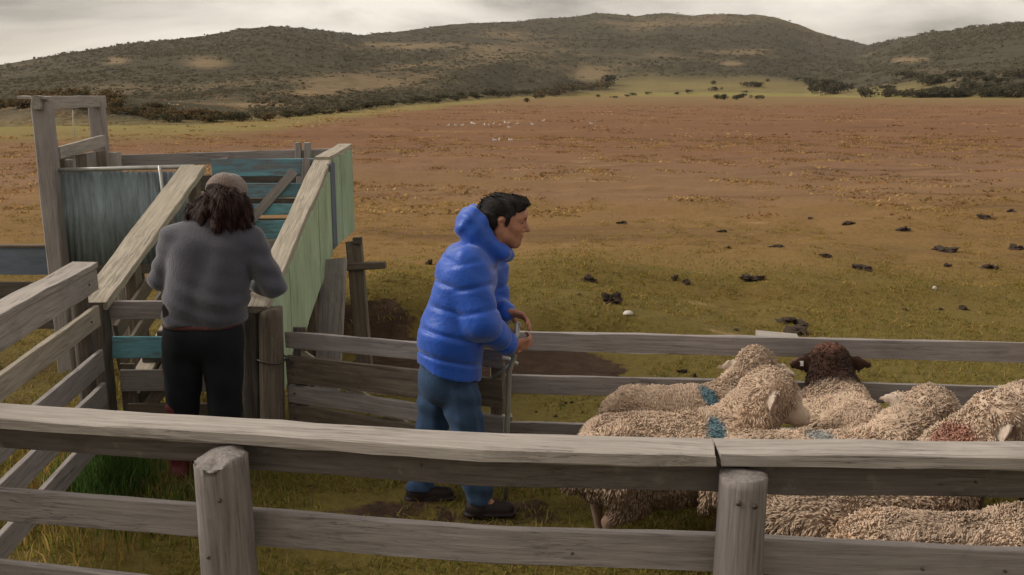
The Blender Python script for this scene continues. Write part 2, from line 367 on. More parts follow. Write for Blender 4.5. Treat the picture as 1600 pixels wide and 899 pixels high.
def greenmask(x, y):
    r = np.hypot(x, y); az = np.arctan2(x, y); px = 800+np.tan(az)*1500*0.98; e = edge_r(az)
    right = sst(880, 1000, px)*(1-sst(1380, 1520, px))*(1-sst(1.12, 1.35, r/e))
    left = (1-sst(700, 900, px))*sst(0.62, 0.85, r/e)*(1-sst(1.05, 1.2, r/e))*0.8
    edge = sst(0.86, 0.97, r/e)*(1-sst(1.02, 1.1, r/e))*0.7
    return np.clip(np.maximum(np.maximum(right*sst(0.93, 1.0, r/e), left), edge), 0, 1)
(gv, gf, _), (hv, hf, _) = terrain()
em = np.zeros(len(gv))
for (cx, cy, sx, sy, a) in [(-0.3,7.75,1.15,.55,1.0),(0.45,7.6,.55,.35,.9),(-1.3,8.3,.5,.3,.7),(-.35,4.75,.9,.25,.55),(-.9,4.6,.6,.3,.3),(1.3,4.2,.9,.5,.35),(2.1,3.7,.8,.6,.4)]:
    em = np.maximum(em, a*np.exp(-((gv[:, 0]-cx)/sx)**4-((gv[:, 1]-cy)/sy)**4))
gcol = np.stack([em, greenmask(gv[:, 0], gv[:, 1]), em*0], -1)
prop(link('ground', mesh_np('ground', gv, gf, m_ground(), True, gcol)), 'brown and olive pasture stretching from the sheep pen to the hills', 'pasture', kind='structure')
hcol = np.stack([tanmask(hv[:, 0], hv[:, 1]), greenmask(hv[:, 0], hv[:, 1]), hv[:, 0]*0], -1)
prop(link('hills', mesh_np('hills', hv, hf, m_hills(), True, hcol)), 'rolling scrub covered hills on the skyline', 'hills', kind='structure')

# ------------------------------------------------------------------ grass
def blades(x, y, h, w, col, lean=0.5, seg2=True):
    n = len(x); z = gz(x, y)
    a = rng.random(n)*2*np.pi; la = rng.random(n)*2*np.pi; ll = rng.random(n)*lean*h
    dx = np.cos(a)*w/2; dy = np.sin(a)*w/2; lx = np.cos(la)*ll; ly = np.sin(la)*ll
    P = np.empty((n, 5, 3), dtype=np.float32)
    P[:, 0] = np.stack([x-dx, y-dy, z-0.01], -1); P[:, 1] = np.stack([x+dx, y+dy, z-0.01], -1)
    P[:, 2] = np.stack([x-dx*.7+lx*.35, y-dy*.7+ly*.35, z+h*.6], -1); P[:, 3] = np.stack([x+dx*.7+lx*.35, y+dy*.7+ly*.35, z+h*.6], -1)
    P[:, 4] = np.stack([x+lx, y+ly, z+h], -1)
    i = (np.arange(n)*5)[:, None]
    Q = i+np.array([[0, 1, 3, 2]]); T = i+np.array([[2, 3, 4]])
    c = np.repeat(col[:, None, :], 5, 1).reshape(-1, 3)
    return P.reshape(-1, 3), Q, T, c
def pick(pal, n, jit=0.25):
    pal = np.array(pal); k = rng.integers(0, len(pal), n); c = pal[k]*1.45*(1+jit*(rng.random((n, 1))*2-1))
    return np.clip(c, 0.005, 1)
def grass_obj(name, parts, label):
    Vs, Qs, Ts, Cs = [], [], [], []; o = 0
    for (V, Q, T, c) in parts:
        Vs.append(V); Qs.append(Q+o); Ts.append(T+o); Cs.append(c); o += len(V)
    prop(link(name, mesh_np(name, np.concatenate(Vs), [np.concatenate(Qs), np.concatenate(Ts)], M_GRASS, True, np.concatenate(Cs))), label, 'grass', kind='stuff')
def wedge(n, y0, y1, pad=0.8):
    y = np.sqrt(y0*y0+(y1*y1-y0*y0)*rng.random(n)); x = (rng.random(n)*2-1)*(0.62*y+pad); return x, y
PAL_PEN = [(0.13,0.125,0.022),(0.17,0.145,0.03),(0.11,0.11,0.022),(0.19,0.15,0.045),(0.16,0.11,0.04),(0.085,0.09,0.02),(0.22,0.17,0.06)]
PAL_MID = [(0.19,0.135,0.038),(0.165,0.122,0.032),(0.22,0.148,0.05),(0.15,0.112,0.03),(0.20,0.128,0.044),(0.25,0.17,0.062)]
PAL_FAR = [(0.18,0.09,0.038),(0.21,0.112,0.047),(0.165,0.08,0.034),(0.155,0.072,0.03),(0.28,0.17,0.075)]
def inpen_filter(x, y, thr):
    return (fbm2(x*1.5+4, y*1.5, 3) > thr)
parts = []
x, y = wedge(70000, 2.6, 6.2); k = inpen_filter(x, y, -0.28) & ~((np.abs(x+.3) < .9) & (np.abs(y-4.7) < .3) & (rng.random(len(x)) < .6)); x = x[k]; y = y[k]
parts.append(blades(x, y, 0.014+0.032*rng.random(len(x)), 0.006+0.004*rng.random(len(x)), pick(PAL_PEN, len(x)), 2.2))
x, y = wedge(70000, 6.2, 13.5); k = inpen_filter(x, y, -0.2) & (rng.random(len(x)) < 1.25-sst(8, 13.5, y)*1.25) & ~((np.abs(x+.2) < 1.3) & (np.abs(y-7.7) < .6)); x = x[k]; y = y[k]
parts.append(blades(x, y, 0.012+0.028*rng.random(len(x)), 0.008+0.006*rng.random(len(x)), pick(PAL_PEN+PAL_MID[:4], len(x)), 3.2))
# a lush dark clump by the left fence, a rusty one beside it
cx, cy = atz(150, 770, 0.05)[:2]
x = cx+rng.normal(0, .11, 1500); y = cy+rng.normal(0.1, .18, 1500)
parts.append(blades(x, y, 0.10+0.16*rng.random(1500), 0.007+0.004*rng.random(1500), pick([(0.045,0.085,0.02),(0.06,0.10,0.025),(0.035,0.065,0.015)], 1500), 0.7))
cx, cy = atz(250, 790, 0.05)[:2]
x = cx+rng.normal(0, .22, 1300); y = cy+rng.normal(0.05, .2, 1300)
parts.append(blades(x, y, 0.04+0.10*rng.random(1300), 0.006+0.004*rng.random(1300), pick([(0.08,0.10,0.02),(0.06,0.08,0.02),(0.15,0.13,0.05)], 1300), 0.8))
cx, cy = atz(85, 790, 0.05)[:2]
x = cx+rng.normal(0, .10, 500); y = cy+rng.normal(0.1, .15, 500)
parts.append(blades(x, y, 0.06+0.10*rng.random(500), 0.006+0.004*rng.random(500), pick([(0.17,0.09,0.03),(0.13,0.07,0.025)], 500), 0.8))
x = rng.uniform(-3.2, -1.8, 3500); y = rng.uniform(3.4, 7.5, 3500)
parts.append(blades(x, y, 0.04+0.12*rng.random(3500), 0.006+0.005*rng.random(3500), pick(PAL_MID+PAL_PEN[:3], 3500), 0.8))
grass_obj('pen_grass', parts, 'short mossy green and brown turf inside and around the sheep pen')
parts = []
def tuft_field(n, y0, y1, per, hh, ww, pal, thr):
    x, y = wedge(n, y0, y1, 2); k = fbm2(x*0.5+1, y*0.5+8, 3) > thr; x = x[k]; y = y[k]
    sz = 0.6+0.8*rng.random(len(x)); c = pick(pal, len(x), 0.2)
    X = np.repeat(x, per)+rng.normal(0, 1, len(x)*per)*np.repeat(sz, per)*ww*3; Y = np.repeat(y, per)+rng.normal(0, 1, len(x)*per)*np.repeat(sz, per)*ww*3
    return blades(X, Y, hh*np.repeat(sz, per)*(0.5+rng.random(len(X))*0.7), ww*np.repeat(sz, per)*(0.6+0.6*rng.random(len(X))), np.clip(np.repeat(c, per, 0)*(0.95+0.25*rng.random((len(X), 1))), 0, 1), 4.5)
parts.append(tuft_field(3600, 8.7, 20, 12, 0.026, 0.016, PAL_MID, -0.1))
parts.append(tuft_field(5200, 17, 50, 12, 0.045, 0.055, [(.30,.20,.085),(.25,.16,.06),(.16,.10,.04),(.19,.10,.042),(.12,.075,.03)], -0.02))
parts.append(tuft_field(3600, 44, 170, 10, 0.06, 0.17, [(.30,.19,.09),(.22,.12,.055),(.15,.078,.036),(.13,.065,.03)], 0.02))
grass_obj('pasture_grass', parts, 'dry tan and reddish grass tufts all over the open pasture')

# ------------------------------------------------------------------ timber builders
def plank(name, path, w, t, mat, parent=None, flat=False, roll=0.0, wob=0.004, label=None, seg=None, taper=None, side=None):
    """one sawn board along a polyline; w = its broad side (vertical unless flat), t = thickness"""
    P = [Vector(p) for p in path]
    L = [0.0]
    for a, b in zip(P, P[1:]): L.append(L[-1]+(b-a).length)
    tot = L[-1]; n = seg or max(4, int(tot/0.12))
    ex = (P[-1]-P[0]).normalized()
    if side is not None: ey = Vector(side)
    else: ey = Vector((0, 0, 1)).cross(ex)
    if ey.length < 1e-3: ey = Vector((0, 1, 0))
    ey = (ey-ex*ey.dot(ex)).normalized(); ez = ex.cross(ey)
    if flat: wy, wz = w/2, t/2
    else: wy, wz = t/2, w/2
    q = Matrix.Rotation(roll, 3, ex); ey = q @ ey; ez = q @ ez
    mid = (P[0]+P[-1])/2
    M = Matrix(((ex.x, ey.x, ez.x, mid.x), (ex.y, ey.y, ez.y, mid.y), (ex.z, ey.z, ez.z, mid.z), (0, 0, 0, 1)))
    Mi = M.inverted()
    r1, r2 = random.random()*99, random.random()*99
    bev = min(wy, wz)*0.18
    prof = [(-wy+bev, -wz), (wy-bev, -wz), (wy, -wz+bev), (wy, wz-bev), (wy-bev, wz), (-wy+bev, wz), (-wy, wz-bev), (-wy, -wz+bev)]
    V = []; F = []
    for i in range(n+1):
        s = tot*i/n; j = max(k for k in range(len(L)-1) if L[k] <= s+1e-9)
        p = Mi @ (P[j].lerp(P[j+1], (s-L[j])/(L[j+1]-L[j]) if L[j+1] > L[j] else 0))
        f = 1.0 if taper is None else 1+(taper-1)*i/n
        for k, (a, b) in enumerate(prof):
            wa = wob*1.4*float(vn2(s*3.1+r1, k*0.37+r2)+0.5*vn2(s*9+r1, k*1.7)); wb = wob*1.4*float(vn2(s*3.7+r2, k*0.37+r1)+0.6*vn2(s*11+r2, k*1.3))
            endj = wob*1.5*(random.random()-.5) if i in (0, n) else 0
            V.append((p.x+endj, p.y+a*f+wa, p.z+b*f+wb))
    for i in range(n):
        for k in range(8):
            F.append((i*8+k, i*8+(k+1) % 8, (i+1)*8+(k+1) % 8, (i+1)*8+k))
    F2 = [tuple(range(7, -1, -1)), tuple(n*8+k for k in range(8))]
    me = mesh_np(name, V, [np.array(F)[:, ::-1] if False else np.array(F), np.array(F2)], mat, False)
    o = link(name, me, parent, M)
    if label: o['label'] = label
    return o
def logpost(name, base, top, r0, r1, mat, parent=None, chip=0.0, nr=28, nz=26, seed=0, rough=0.05, flatz=True, label=None):
    """a round, split and weathered post along local X"""
    base = Vector(base); top = Vector(top); ex = (top-base).normalized(); ey = Vector((0, 1, 0)); ey = (ey-ex*ey.dot(ex)).normalized(); ez = ex.cross(ey)
    M = Matrix(((ex.x, ey.x, ez.x, base.x), (ex.y, ey.y, ez.y, base.y), (ex.z, ey.z, ez.z, base.z), (0, 0, 0, 1)))
    Lh = (top-base).length; V = []; F = []
    for i in range(nz+1):
        s = i/nz
        for k in range(nr):
            a = 2*math.pi*k/nr
            rr = (r0+(r1-r0)*s)*(1+rough*1.6*float(vn2(math.cos(a)*1.6+seed, math.sin(a)*1.6+s*1.3+seed))+rough*0.9*float(vn2(a*5+seed, s*2+seed*2)))
            cr = float(vn2(a*3.3+seed*3, s*1.1)); rr *= 1-0.10*max(0, 1-abs(cr)/0.045)*(1 if nr > 16 else 0)
            zt = Lh*s
            if i == nz: zt += chip*(float(vn2(math.cos(a)*1.3+seed, math.sin(a)*1.3))*1.0)-chip*0.6*max(0, math.cos(a-2.2))
            V.append((zt, rr*math.cos(a), rr*math.sin(a)))
    for i in range(nz):
        for k in range(nr):
            F.append((i*nr+k, i*nr+(k+1) % nr, (i+1)*nr+(k+1) % nr, (i+1)*nr+k))
    # top, worn inwards
    o = len(V); T = []
    for k in range(nr):
        x, y, z = V[nz*nr+k]; V.append((x+0.004, y*0.86, z*0.86))
    c = len(V); V.append((Lh+0.008, 0, 0))
    for k in range(nr):
        F.append((nz*nr+k, nz*nr+(k+1) % nr, o+(k+1) % nr, o+k)); T.append((o+k, o+(k+1) % nr, c))
    ob = link(name, mesh_np(name, V, [np.array(F), np.array(T)], mat, True), parent, M)
    if label: ob['label'] = label
    return ob
def tube(name, pts, r, mat, parent=None, nr=8, label=None, r_end=None):
    pts = [Vector(p) for p in pts]; V = []; F = []
    for i, p in enumerate(pts):
        d = (pts[min(i+1, len(pts)-1)]-pts[max(i-1, 0)]).normalized()
        u = d.cross(Vector((0.3, 0.2, 1))); u = (u if u.length > 1e-3 else d.cross(Vector((1, 0, 0)))).normalized(); v = d.cross(u)
        rr = r if r_end is None else r+(r_end-r)*i/(len(pts)-1)
        for k in range(nr):
            a = 2*math.pi*k/nr; V.append(p+(u*math.cos(a)+v*math.sin(a))*rr)
    for i in range(len(pts)-1):
        for k in range(nr): F.append((i*nr+k, i*nr+(k+1) % nr, (i+1)*nr+(k+1) % nr, (i+1)*nr+k))
    c = [tuple(range(nr-1, -1, -1)), tuple((len(pts)-1)*nr+k for k in range(nr))]
    o = link(name, mesh_np(name, [tuple(p) for p in V], [np.array(F), np.array(c)], mat, True), parent)
    if label: o['label'] = label
    return o
def nails(parent, pts, n=(0, -1, 0), r=0.006):
    for p in pts:
        p = Vector(p); n = Vector(n)
        tube('nail', [p-n*0.004, p+n*0.004], r, M_WIRE, parent, 7)

# ------------------------------------------------------------------ front fence
ff = empty('timber_fence', (-0.2, 3.0, 0), 'weathered plank fence with a flat cap board running across the foreground', 'fence', 'timber fences of the sheep pen')
plank('cap_board', [(-2.75,3.47,1.058),(-1.84,3.30,1.058),(-1.01,3.145,1.060),(-0.10,2.983,1.059),(0.30,2.955,1.058),(0.655,2.942,1.058)], 0.155, 0.042, W_CAP, ff, flat=True, wob=0.006, label='long bowed cap board left of the joint')
plank('cap_board', [(0.664,2.943,1.057),(1.1,2.93,1.058),(1.7,2.91,1.057),(2.5,2.88,1.056),(5.2,2.80,1.055)], 0.145, 0.047, W_CAP, ff, flat=True, wob=0.005, label='straight cap board right of the joint')
plank('rail_board', [(-2.7,3.49,0.985),(-1.84,3.325,0.995),(-1.01,3.185,0.993)], 0.13, 0.03, W_SHADED, ff)
plank('rail_board', [(-1.005,3.165,0.993),(-0.1,3.01,0.985),(0.72,2.975,0.98)], 0.135, 0.03, W_SHADED, ff)
plank('rail_board', [(0.725,2.97,0.975),(1.6,2.955,0.97),(2.5,2.92,0.97),(5.2,2.82,0.97)], 0.135, 0.03, W_SHADED, ff)
plank('rail_board', [(-2.7,3.455,0.735),(-1.86,3.27,0.732),(-1.02,3.135,0.729)], 0.118, 0.035, W_GREY, ff)
plank('rail_board', [(-1.015,3.13,0.722),(-0.1,2.985,0.715),(0.72,2.945,0.707)], 0.125, 0.035, W_GREY, ff)
plank('rail_board', [(0.725,2.95,0.702),(1.6,2.925,0.668),(2.5,2.90,0.65),(5.2,2.82,0.66)], 0.125, 0.035, W_GREY, ff)
plank('rail_board', [(-2.7,3.455,0.455),(-1.86,3.27,0.448),(-1.02,3.135,0.43)], 0.115, 0.035, W_GREY, ff)
plank('rail_board', [(-1.015,3.13,0.425),(-0.1,2.985,0.41),(0.72,2.945,0.405)], 0.115, 0.035, W_GREY, ff)
plank('rail_board', [(0.725,2.95,0.40),(1.6,2.925,0.39),(2.5,2.90,0.39),(5.2,2.82,0.39)], 0.115, 0.035, W_GREY, ff)
logpost('post', (-0.945,2.995,-0.1), (-0.968,3.012,1.028), 0.098, 0.090, W_POST, ff, chip=0.05, nr=48, nz=44, seed=3.3, rough=0.07, label='thick split round post with a broken corner')
logpost('post', (0.715,2.835,-0.1), (0.732,2.853,1.020), 0.080, 0.076, W_POST, ff, chip=0.012, nr=40, nz=36, seed=8.1, rough=0.05, label='slimmer round post with dark nail notches')
for X_ in (2.75, 4.7): logpost('post', (X_,2.78,-0.1), (X_+.015,2.79,1.02), 0.085, 0.078, W_POST, ff, chip=0.02, nr=24, nz=20, seed=X_)
logpost('post', (-2.62,3.34,-0.1), (-2.63,3.35,1.02), 0.085, 0.08, W_POST, ff, chip=0.03, nr=24, nz=20, seed=1.2)
nails(ff, [(0.70,2.777,0.955),(0.752,2.777,0.945)], r=0.009)
nails(ff, [(-0.95,2.92,0.90),(-1.0,2.922,0.70)], r=0.006)
nails(ff, [(-0.30,3.0,0.99),(0.2,2.95,0.70),(1.5,2.917,0.965),(1.62,2.905,0.66),(1.35,2.908,0.665),(-1.6,3.22,0.735)], r=0.005)

# ------------------------------------------------------------------ left fence
lf = empty('timber_fence', (-2.35, 4.3, 0), 'pale plank fence receding from the lower left corner to the ramp', 'fence', 'timber fences of the sheep pen')
def lx(y): return -2.42+0.10*(5.3-y)
def lpath(z0, z1, y0=2.7, y1=5.30, dx=0.0):
    return [(lx(y)+dx, y, z1+(z0-z1)*(y1-y)/(y1-y0)) for y in np.linspace(y1, y0, 5)]
plank('cap_board', lpath(1.245, 1.255, dx=0.03), 0.13, 0.035, W_CAP, lf, flat=True, wob=0.006)
plank('rail_board', lpath(1.165, 1.172, dx=0.075), 0.125, 0.03, W_CAP, lf)
plank('rail_board', lpath(0.94, 0.962, dx=0.07), 0.115, 0.03, W_RAIL, lf)
plank('rail_board', lpath(0.69, 0.70, dx=0.07), 0.125, 0.03, W_GREY, lf)
plank('rail_board', lpath(0.485, 0.505, dx=0.07), 0.12, 0.03, W_GREY, lf)
plank('rail_board', lpath(0.27, 0.29, dx=0.07), 0.12, 0.03, W_GREY, lf)
logpost('post', (-2.43,5.27,-0.1), (-2.43,5.27,1.225), 0.05, 0.045, W_DARK, lf, nr=16, nz=14, seed=2)
logpost('post', (-2.31,3.55,-0.1), (-2.31,3.55,1.215), 0.055, 0.05, W_POST, lf, nr=16, nz=14, seed=5)
nails(lf, [(lx(5.15)+.092,5.15,1.17),(lx(5.15)+.087,5.15,.96)], n=(1,0,0), r=0.006)

# ------------------------------------------------------------------ back fence
bf = empty('timber_fence', (1.5, 5.35, 0), 'low grey plank fence behind the sheep', 'fence', 'timber fences of the sheep pen')
def bpath(z0, z1, x0=-0.10, x1=7.4):
    return [(x, 5.47-0.095*(x-0.08), z0+(z1-z0)*(x-x0)/(x1-x0)) for x in np.linspace(x0, x1, 10)]
plank('rail_board', bpath(0.770, 0.782, 0.02), 0.112, 0.032, W_GREY, bf, wob=0.006)
plank('rail_board', bpath(0.505, 0.535), 0.112, 0.032, W_GREY, bf, wob=0.006)
plank('rail_board', bpath(0.215, 0.25), 0.11, 0.032, W_GREY, bf, wob=0.006)
plank('post', [(-0.085,5.44,-0.1),(-0.085,5.44,0.70)], 0.085, 0.13, W_BROWN, bf, side=(0,1,0), label='squat dark brown post beside the gate')
for X in (1.80, 3.4, 5.2, 7.0): logpost('post', (X, 5.55-0.095*X,-0.1), (X, 5.55-0.095*X, 0.80), 0.06, 0.055, W_POST, bf, nr=16, nz=12, seed=X)
plank('support_block', [(-0.16,5.36,0.335),(0.0,5.365,0.335)], 0.03, 0.06, W_RAIL, bf)

# ------------------------------------------------------------------ gate between ramp and back fence
gt = empty('pen_gate', (-1.33, 5.53, 0), 'five foot wide plank gate half open behind the blue jacket', 'gate')
gt['label'] = 'grey plank gate hinged at the ramp post, swung half open behind the blue jacket'
def gp(u, z): return (-1.335+1.29*u, 5.52-0.54*u, z)
for (z0, z1, w) in [(0.765,0.795,0.098),(0.583,0.600,0.165),(0.434,0.418,0.105),(0.285,0.265,0.16)]:
    plank('rail_board', [gp(0.0, z0), gp(0.5, (z0+z1)/2+0.004), gp(1.0, z1)], w, 0.028, W_BROWN if w > .13 else W_GREY, gt, wob=0.006)
plank('brace', [(gp(0.03,0.72)[0],gp(0.03,0.72)[1]+.032,0.70),(gp(0.62,0.3)[0],gp(0.62,0.3)[1]+.032,0.28)], 0.06, 0.022, W_RAIL, gt)
plank('stile', [(gp(0.06,0)[0],gp(0.06,0)[1]+.034,0.2),(gp(0.06,0)[0],gp(0.06,0)[1]+.034,0.84)], 0.07, 0.03, W_DARK, gt, side=(0,1,0))
plank('stile', [(gp(0.97,0)[0],gp(0.97,0)[1]+.034,0.18),(gp(0.97,0)[0],gp(0.97,0)[1]+.034,0.85)], 0.06, 0.03, W_BROWN, gt, side=(0,1,0))
nails(gt, [(gp(.03,0)[0],gp(.03,0)[1]-.016,z) for z in (.63,.56,.44,.29)], r=0.008)
tube('gate_latch', [(-0.145,5.05,0.78),(-0.12,5.0,0.795),(-0.02,4.97,0.80),(0.03,4.97,0.77)], 0.012, M_METAL, gt)
tube('latch_arm', [(-0.13,5.02,0.655),(-0.05,4.97,0.74),(0.0,4.955,0.79)], 0.010, M_METAL, gt)
pole = tube('gate_pole', [(-0.035,4.925,0.02),(-0.028,4.92,0.35),(-0.015,4.91,0.75),(0.012,4.87,0.84),(0.03,4.845,1.03)], 0.0145, M_METAL, None, 10)
prop(pole, 'thin grey metal pole held upright in front of the blue jacket', 'pole')

# ------------------------------------------------------------------ loading ramp
XL, XR = -2.45, -1.50
rp = empty('loading_ramp', (-1.97, 6.5, 0), 'sloping timber stock ramp with green right wall and pale top planks', 'loading ramp')
SL = (1.655-1.010)/(7.5-5.55)
def rz(y, off=0.0): return 1.010+SL*(y-5.55)+off
def rpath(x, off, y0=5.5, y1=7.5, n=4, dx=0.0): return [(x+dx*i/(n-1), y, rz(y, off)) for i, y in enumerate(np.linspace(y0, y1, n))]
plank('top_plank', rpath(XL, 0.0, 5.46, 7.42), 0.185, 0.05, W_RAIL, rp, flat=True, wob=0.008, label='pale bare plank on the left wall')
plank('top_plank', rpath(XR+0.02, 0.0, 5.42, 7.55), 0.135, 0.045, W_RAIL, rp, flat=True, wob=0.007, label='pale bare plank on the right wall')
plank('top_plank', [(XR+0.02,7.53,1.688),(XR+0.03,8.55,1.735)], 0.12, 0.045, W_RAIL, rp, flat=True, wob=0.006)
# right wall: upright painted boards
yb = 5.46; k = 0
while yb < 7.42:
    w = 0.49; y1 = min(yb+w, 7.42)
    top = rz((yb+y1)/2)
    V = []; x0, x1 = XR+0.075+0.004*(k % 2), XR+0.095+0.004*(k % 2)
    b0, b1 = rz(yb, -0.66), rz(y1, -0.66)
    c = [(x0,yb+.002,b0),(x1,yb+.002,b0),(x1,y1-.002,b1),(x0,y1-.002,b1),(x0,yb+.002,rz(yb,-.026)),(x1,yb+.002,rz(yb,-.026)),(x1,y1-.002,rz(y1,-.026)),(x0,y1-.002,rz(y1,-.026))]
    mid = Vector((x1,(yb+y1)/2,(b0+top)/2)); Mx = Matrix(((0,0,1,mid.x),(0,-1,0,mid.y),(1,0,0,mid.z),(0,0,0,1)))
    Mi = Mx.inverted(); V = [tuple(Mi @ Vector(p)) for p in c]
    F = [(0,3,2,1),(4,5,6,7),(0,1,5,4),(1,2,6,5),(2,3,7,6),(3,0,4,7)]
    link('wall_board', mesh_np('wall_board', V, np.array(F), W_GREEN, False), rp, Mx); yb = y1; k += 1
def upright(name, x, y0, y1, z0, z1, mat, t=0.02):
    return plank(name, [(x,(y0+y1)/2,z0),(x,(y0+y1)/2,z1)], abs(y1-y0)-0.004, t, mat, rp, side=(1,0,0), wob=0.002)
upright('wall_strip', XR+0.09, 7.42, 7.60, 1.0, 1.66, W_SLATE, 0.03)
upright('wall_board', XR+0.088, 7.60, 7.90, 1.0, 1.69, W_GREEN2)
upright('wall_board', XR+0.091, 7.90, 8.20, 1.0, 1.70, W_GREEN2)
upright('wall_board', XR+0.088, 8.20, 8.50, 1.0, 1.71, W_GREEN2)
# left wall: posts and open boards
for y in (6.05, 6.7, 7.35):
    plank('wall_post', [(XL+0.02,y,0.0),(XL+0.02,y,rz(y,-0.028))], 0.11, 0.07, W_BROWN, rp, side=(1,0,0))
for off in (-0.24, -0.44):
    plank('side_board', rpath(XL+0.075, off, 5.6, 7.4), 0.10, 0.025, W_BROWN, rp)
for y in (6.2, 6.9):
    plank('wall_post', [(XR+0.03,y,0.0),(XR+0.03,y,rz(y,-0.028))], 0.09, 0.07, W_BROWN, rp, side=(1,0,0))
# sloping floor: lengthwise planks, cleats, bearers
for i, x in enumerate(np.linspace(XL+0.13, XR-0.05, 6)):
    plank('floor_plank', rpath(x, -0.62+0.006*(i % 2), 5.72, 7.5), 0.115, 0.03, W_BROWN if i % 2 else W_RAIL, rp, flat=True)
for y in np.arange(5.9, 7.5, 0.28):
    plank('floor_cleat', [(XL+0.10,y,rz(y,-0.585)),(XR-0.02,y,rz(y,-0.585))], 0.04, 0.03, W_DARK, rp)
for x in (XL+0.12, XR-0.04):
    plank('bearer', rpath(x, -0.74, 5.7, 7.5), 0.13, 0.06, W_DARK, rp)
plank('wall_post', [(XL-0.005,5.50,-0.1),(XL+0.005,5.50,1.0)], 0.13, 0.11, W_DARK, rp, side=(0,1,0), wob=0.01, label='dark leaning post at the left mouth of the ramp')
logpost('gate_post', (-1.435,5.43,-0.1), (-1.405,5.45,0.97), 0.075, 0.068, W_BROWN, rp, chip=0.02, nr=26, nz=22, seed=4.4, rough=0.07, label='brown round post with a wire loop')
logpost('gate_post', (-1.55,5.47,-0.1), (-1.535,5.48,0.985), 0.06, 0.058, W_DARK, rp, chip=0.01, nr=20, nz=18, seed=6.4, rough=0.06, label='dark post close beside the brown one')
tube('wire_loop', [(-1.41+0.082*math.cos(a), 5.44+0.082*math.sin(a), 0.665+0.008*math.sin(2*a)) for a in np.linspace(0, 2*math.pi, 19)], 0.006, M_WIRE, rp, 6)
tube('wire_loop', [(-1.34,5.42,0.665),(-1.31,5.44,0.68),(-1.30,5.45,0.63)], 0.006, M_WIRE, rp, 6)
# outside props
plank('prop_board', [(-1.345,6.62,-0.05),(-1.335,7.12,0.97)], 0.20, 0.035, W_GREY, rp, side=(0.25,1,0.3), label='leaning plank propped against the right wall')
plank('support_post', [(-1.16,7.35,-0.1),(-1.24,7.45,1.06)], 0.12, 0.10, W_BROWN, rp, side=(0,1,0), label='dark upright support outside the right wall')
plank('cross_piece', [(-1.36,7.38,0.865),(-0.985,7.36,0.885)], 0.055, 0.05, W_BROWN, rp)
plank('peg', [(-1.235,7.40,1.07),(-1.17,7.40,1.07)], 0.05, 0.06, W_DARK, rp)

# gate at the head of the ramp, blue boards
hg = empty('hurdle', (-1.98, 7.55, 0.95), 'blue and turquoise boarded hurdle with a diagonal brace at the head of the ramp', 'hurdle', 'hurdles closing the ramp')
for (z0, z1, m) in [(1.555,1.69,W_BLUEWORN),(1.385,1.50,W_BLUEWORN),(1.25,1.335,W_BLUE),(1.06,1.205,W_BLUE)]:
    plank('hurdle_board', [(XL+0.10,7.56,(z0+z1)/2),(XR-0.05,7.57,(z0+z1)/2+0.004)], z1-z0, 0.025, m, hg)
plank('brace', [(XL+0.35,7.535,1.17),(XR-0.20,7.535,1.60)], 0.07, 0.022, W_GREY, hg)
plank('stile', [(XR-0.16,7.53,1.04),(XR-0.10,7.53,1.70)], 0.06, 0.022, W_GREY, hg, side=(0,1,0))
# hurdle across the mouth
hm = empty('hurdle', (-1.98, 5.56, 0), 'plank hurdle with one blue board across the mouth of the ramp', 'hurdle', 'hurdles closing the ramp')
for (z0, z1, m, w) in [(0.885,0.992,W_GREY,0),(0.645,0.775,W_BLUE,0),(0.44,0.57,W_GREY,0.05),(0.24,0.36,W_BROWN,0.08)]:
    plank('hurdle_board', [(XL+0.05+w,5.545,(z0+z1)/2),(XR-0.03,5.55,(z0+z1)/2)], z1-z0, 0.028, m, hm)
plank('brace', [(XL+0.16,5.575,0.22),(XR-0.35,5.58,0.80)], 0.08, 0.022, W_BROWN, hm)
plank('stile', [(XL+0.13,5.578,0.15),(XL+0.13,5.578,0.60)], 0.09, 0.025, W_BROWN, hm, side=(0,1,0))

# ------------------------------------------------------------------ raised loading pen
lp = empty('loading_pen', (-2.6, 8.0, 0), 'raised timber loading pen with blue grey sheet wall and a tall gate frame', 'stock pen')
xs = np.linspace(-3.50, -2.52, 6)
ym = 7.46
def sheet(x0, x1, z0, z1, mat, y=7.46):
    n = 22; V = []; F = []
    for i in range(n+1):
        x = x0+(x1-x0)*i/n; yy = y+0.006*math.sin(i*2.0)+0.006*float(vn2(x*5, 1.5))
        for z in (z0, z1): V += [(z-(z0+z1)/2, yy-y, x-(x0+x1)/2), (z-(z0+z1)/2, yy-y+0.004, x-(x0+x1)/2)]
    for i in range(n):
        a, b = i*4, (i+1)*4
        F += [(a, b, b+2, a+2), (a+1, a+3, b+3, b+1), (a+2, b+2, b+3, a+3), (a, a+1, b+1, b)]
    Mx = Matrix(((0,0,1,(x0+x1)/2),(0,1,0,y),(1,0,0,(z0+z1)/2),(0,0,0,1)))
    return link('wall_sheet', mesh_np('wall_sheet', V, np.array(F), mat, True), lp, Mx)
for a, b in ((-3.50,-3.165),(-3.17,-2.83),(-2.835,-2.50)):
    sheet(a, b, 0.86, 1.60, W_SHEET, 7.46+0.005*(a < -3.2)+0.003*(a > -2.9))
tube('top_pipe', [(-3.52,7.44,1.612),(-3.0,7.44,1.628),(-2.45,7.44,1.642)], 0.017, M_METAL, lp)
tube('upright_pipe', [(-2.70,7.43,1.0),(-2.695,7.425,1.3),(-2.71,7.42,1.65)], 0.014, M_METAL, lp)
plank('bottom_rail', [(-3.52,7.47,0.83),(-2.5,7.47,0.84)], 0.07, 0.05, W_DARK, lp)
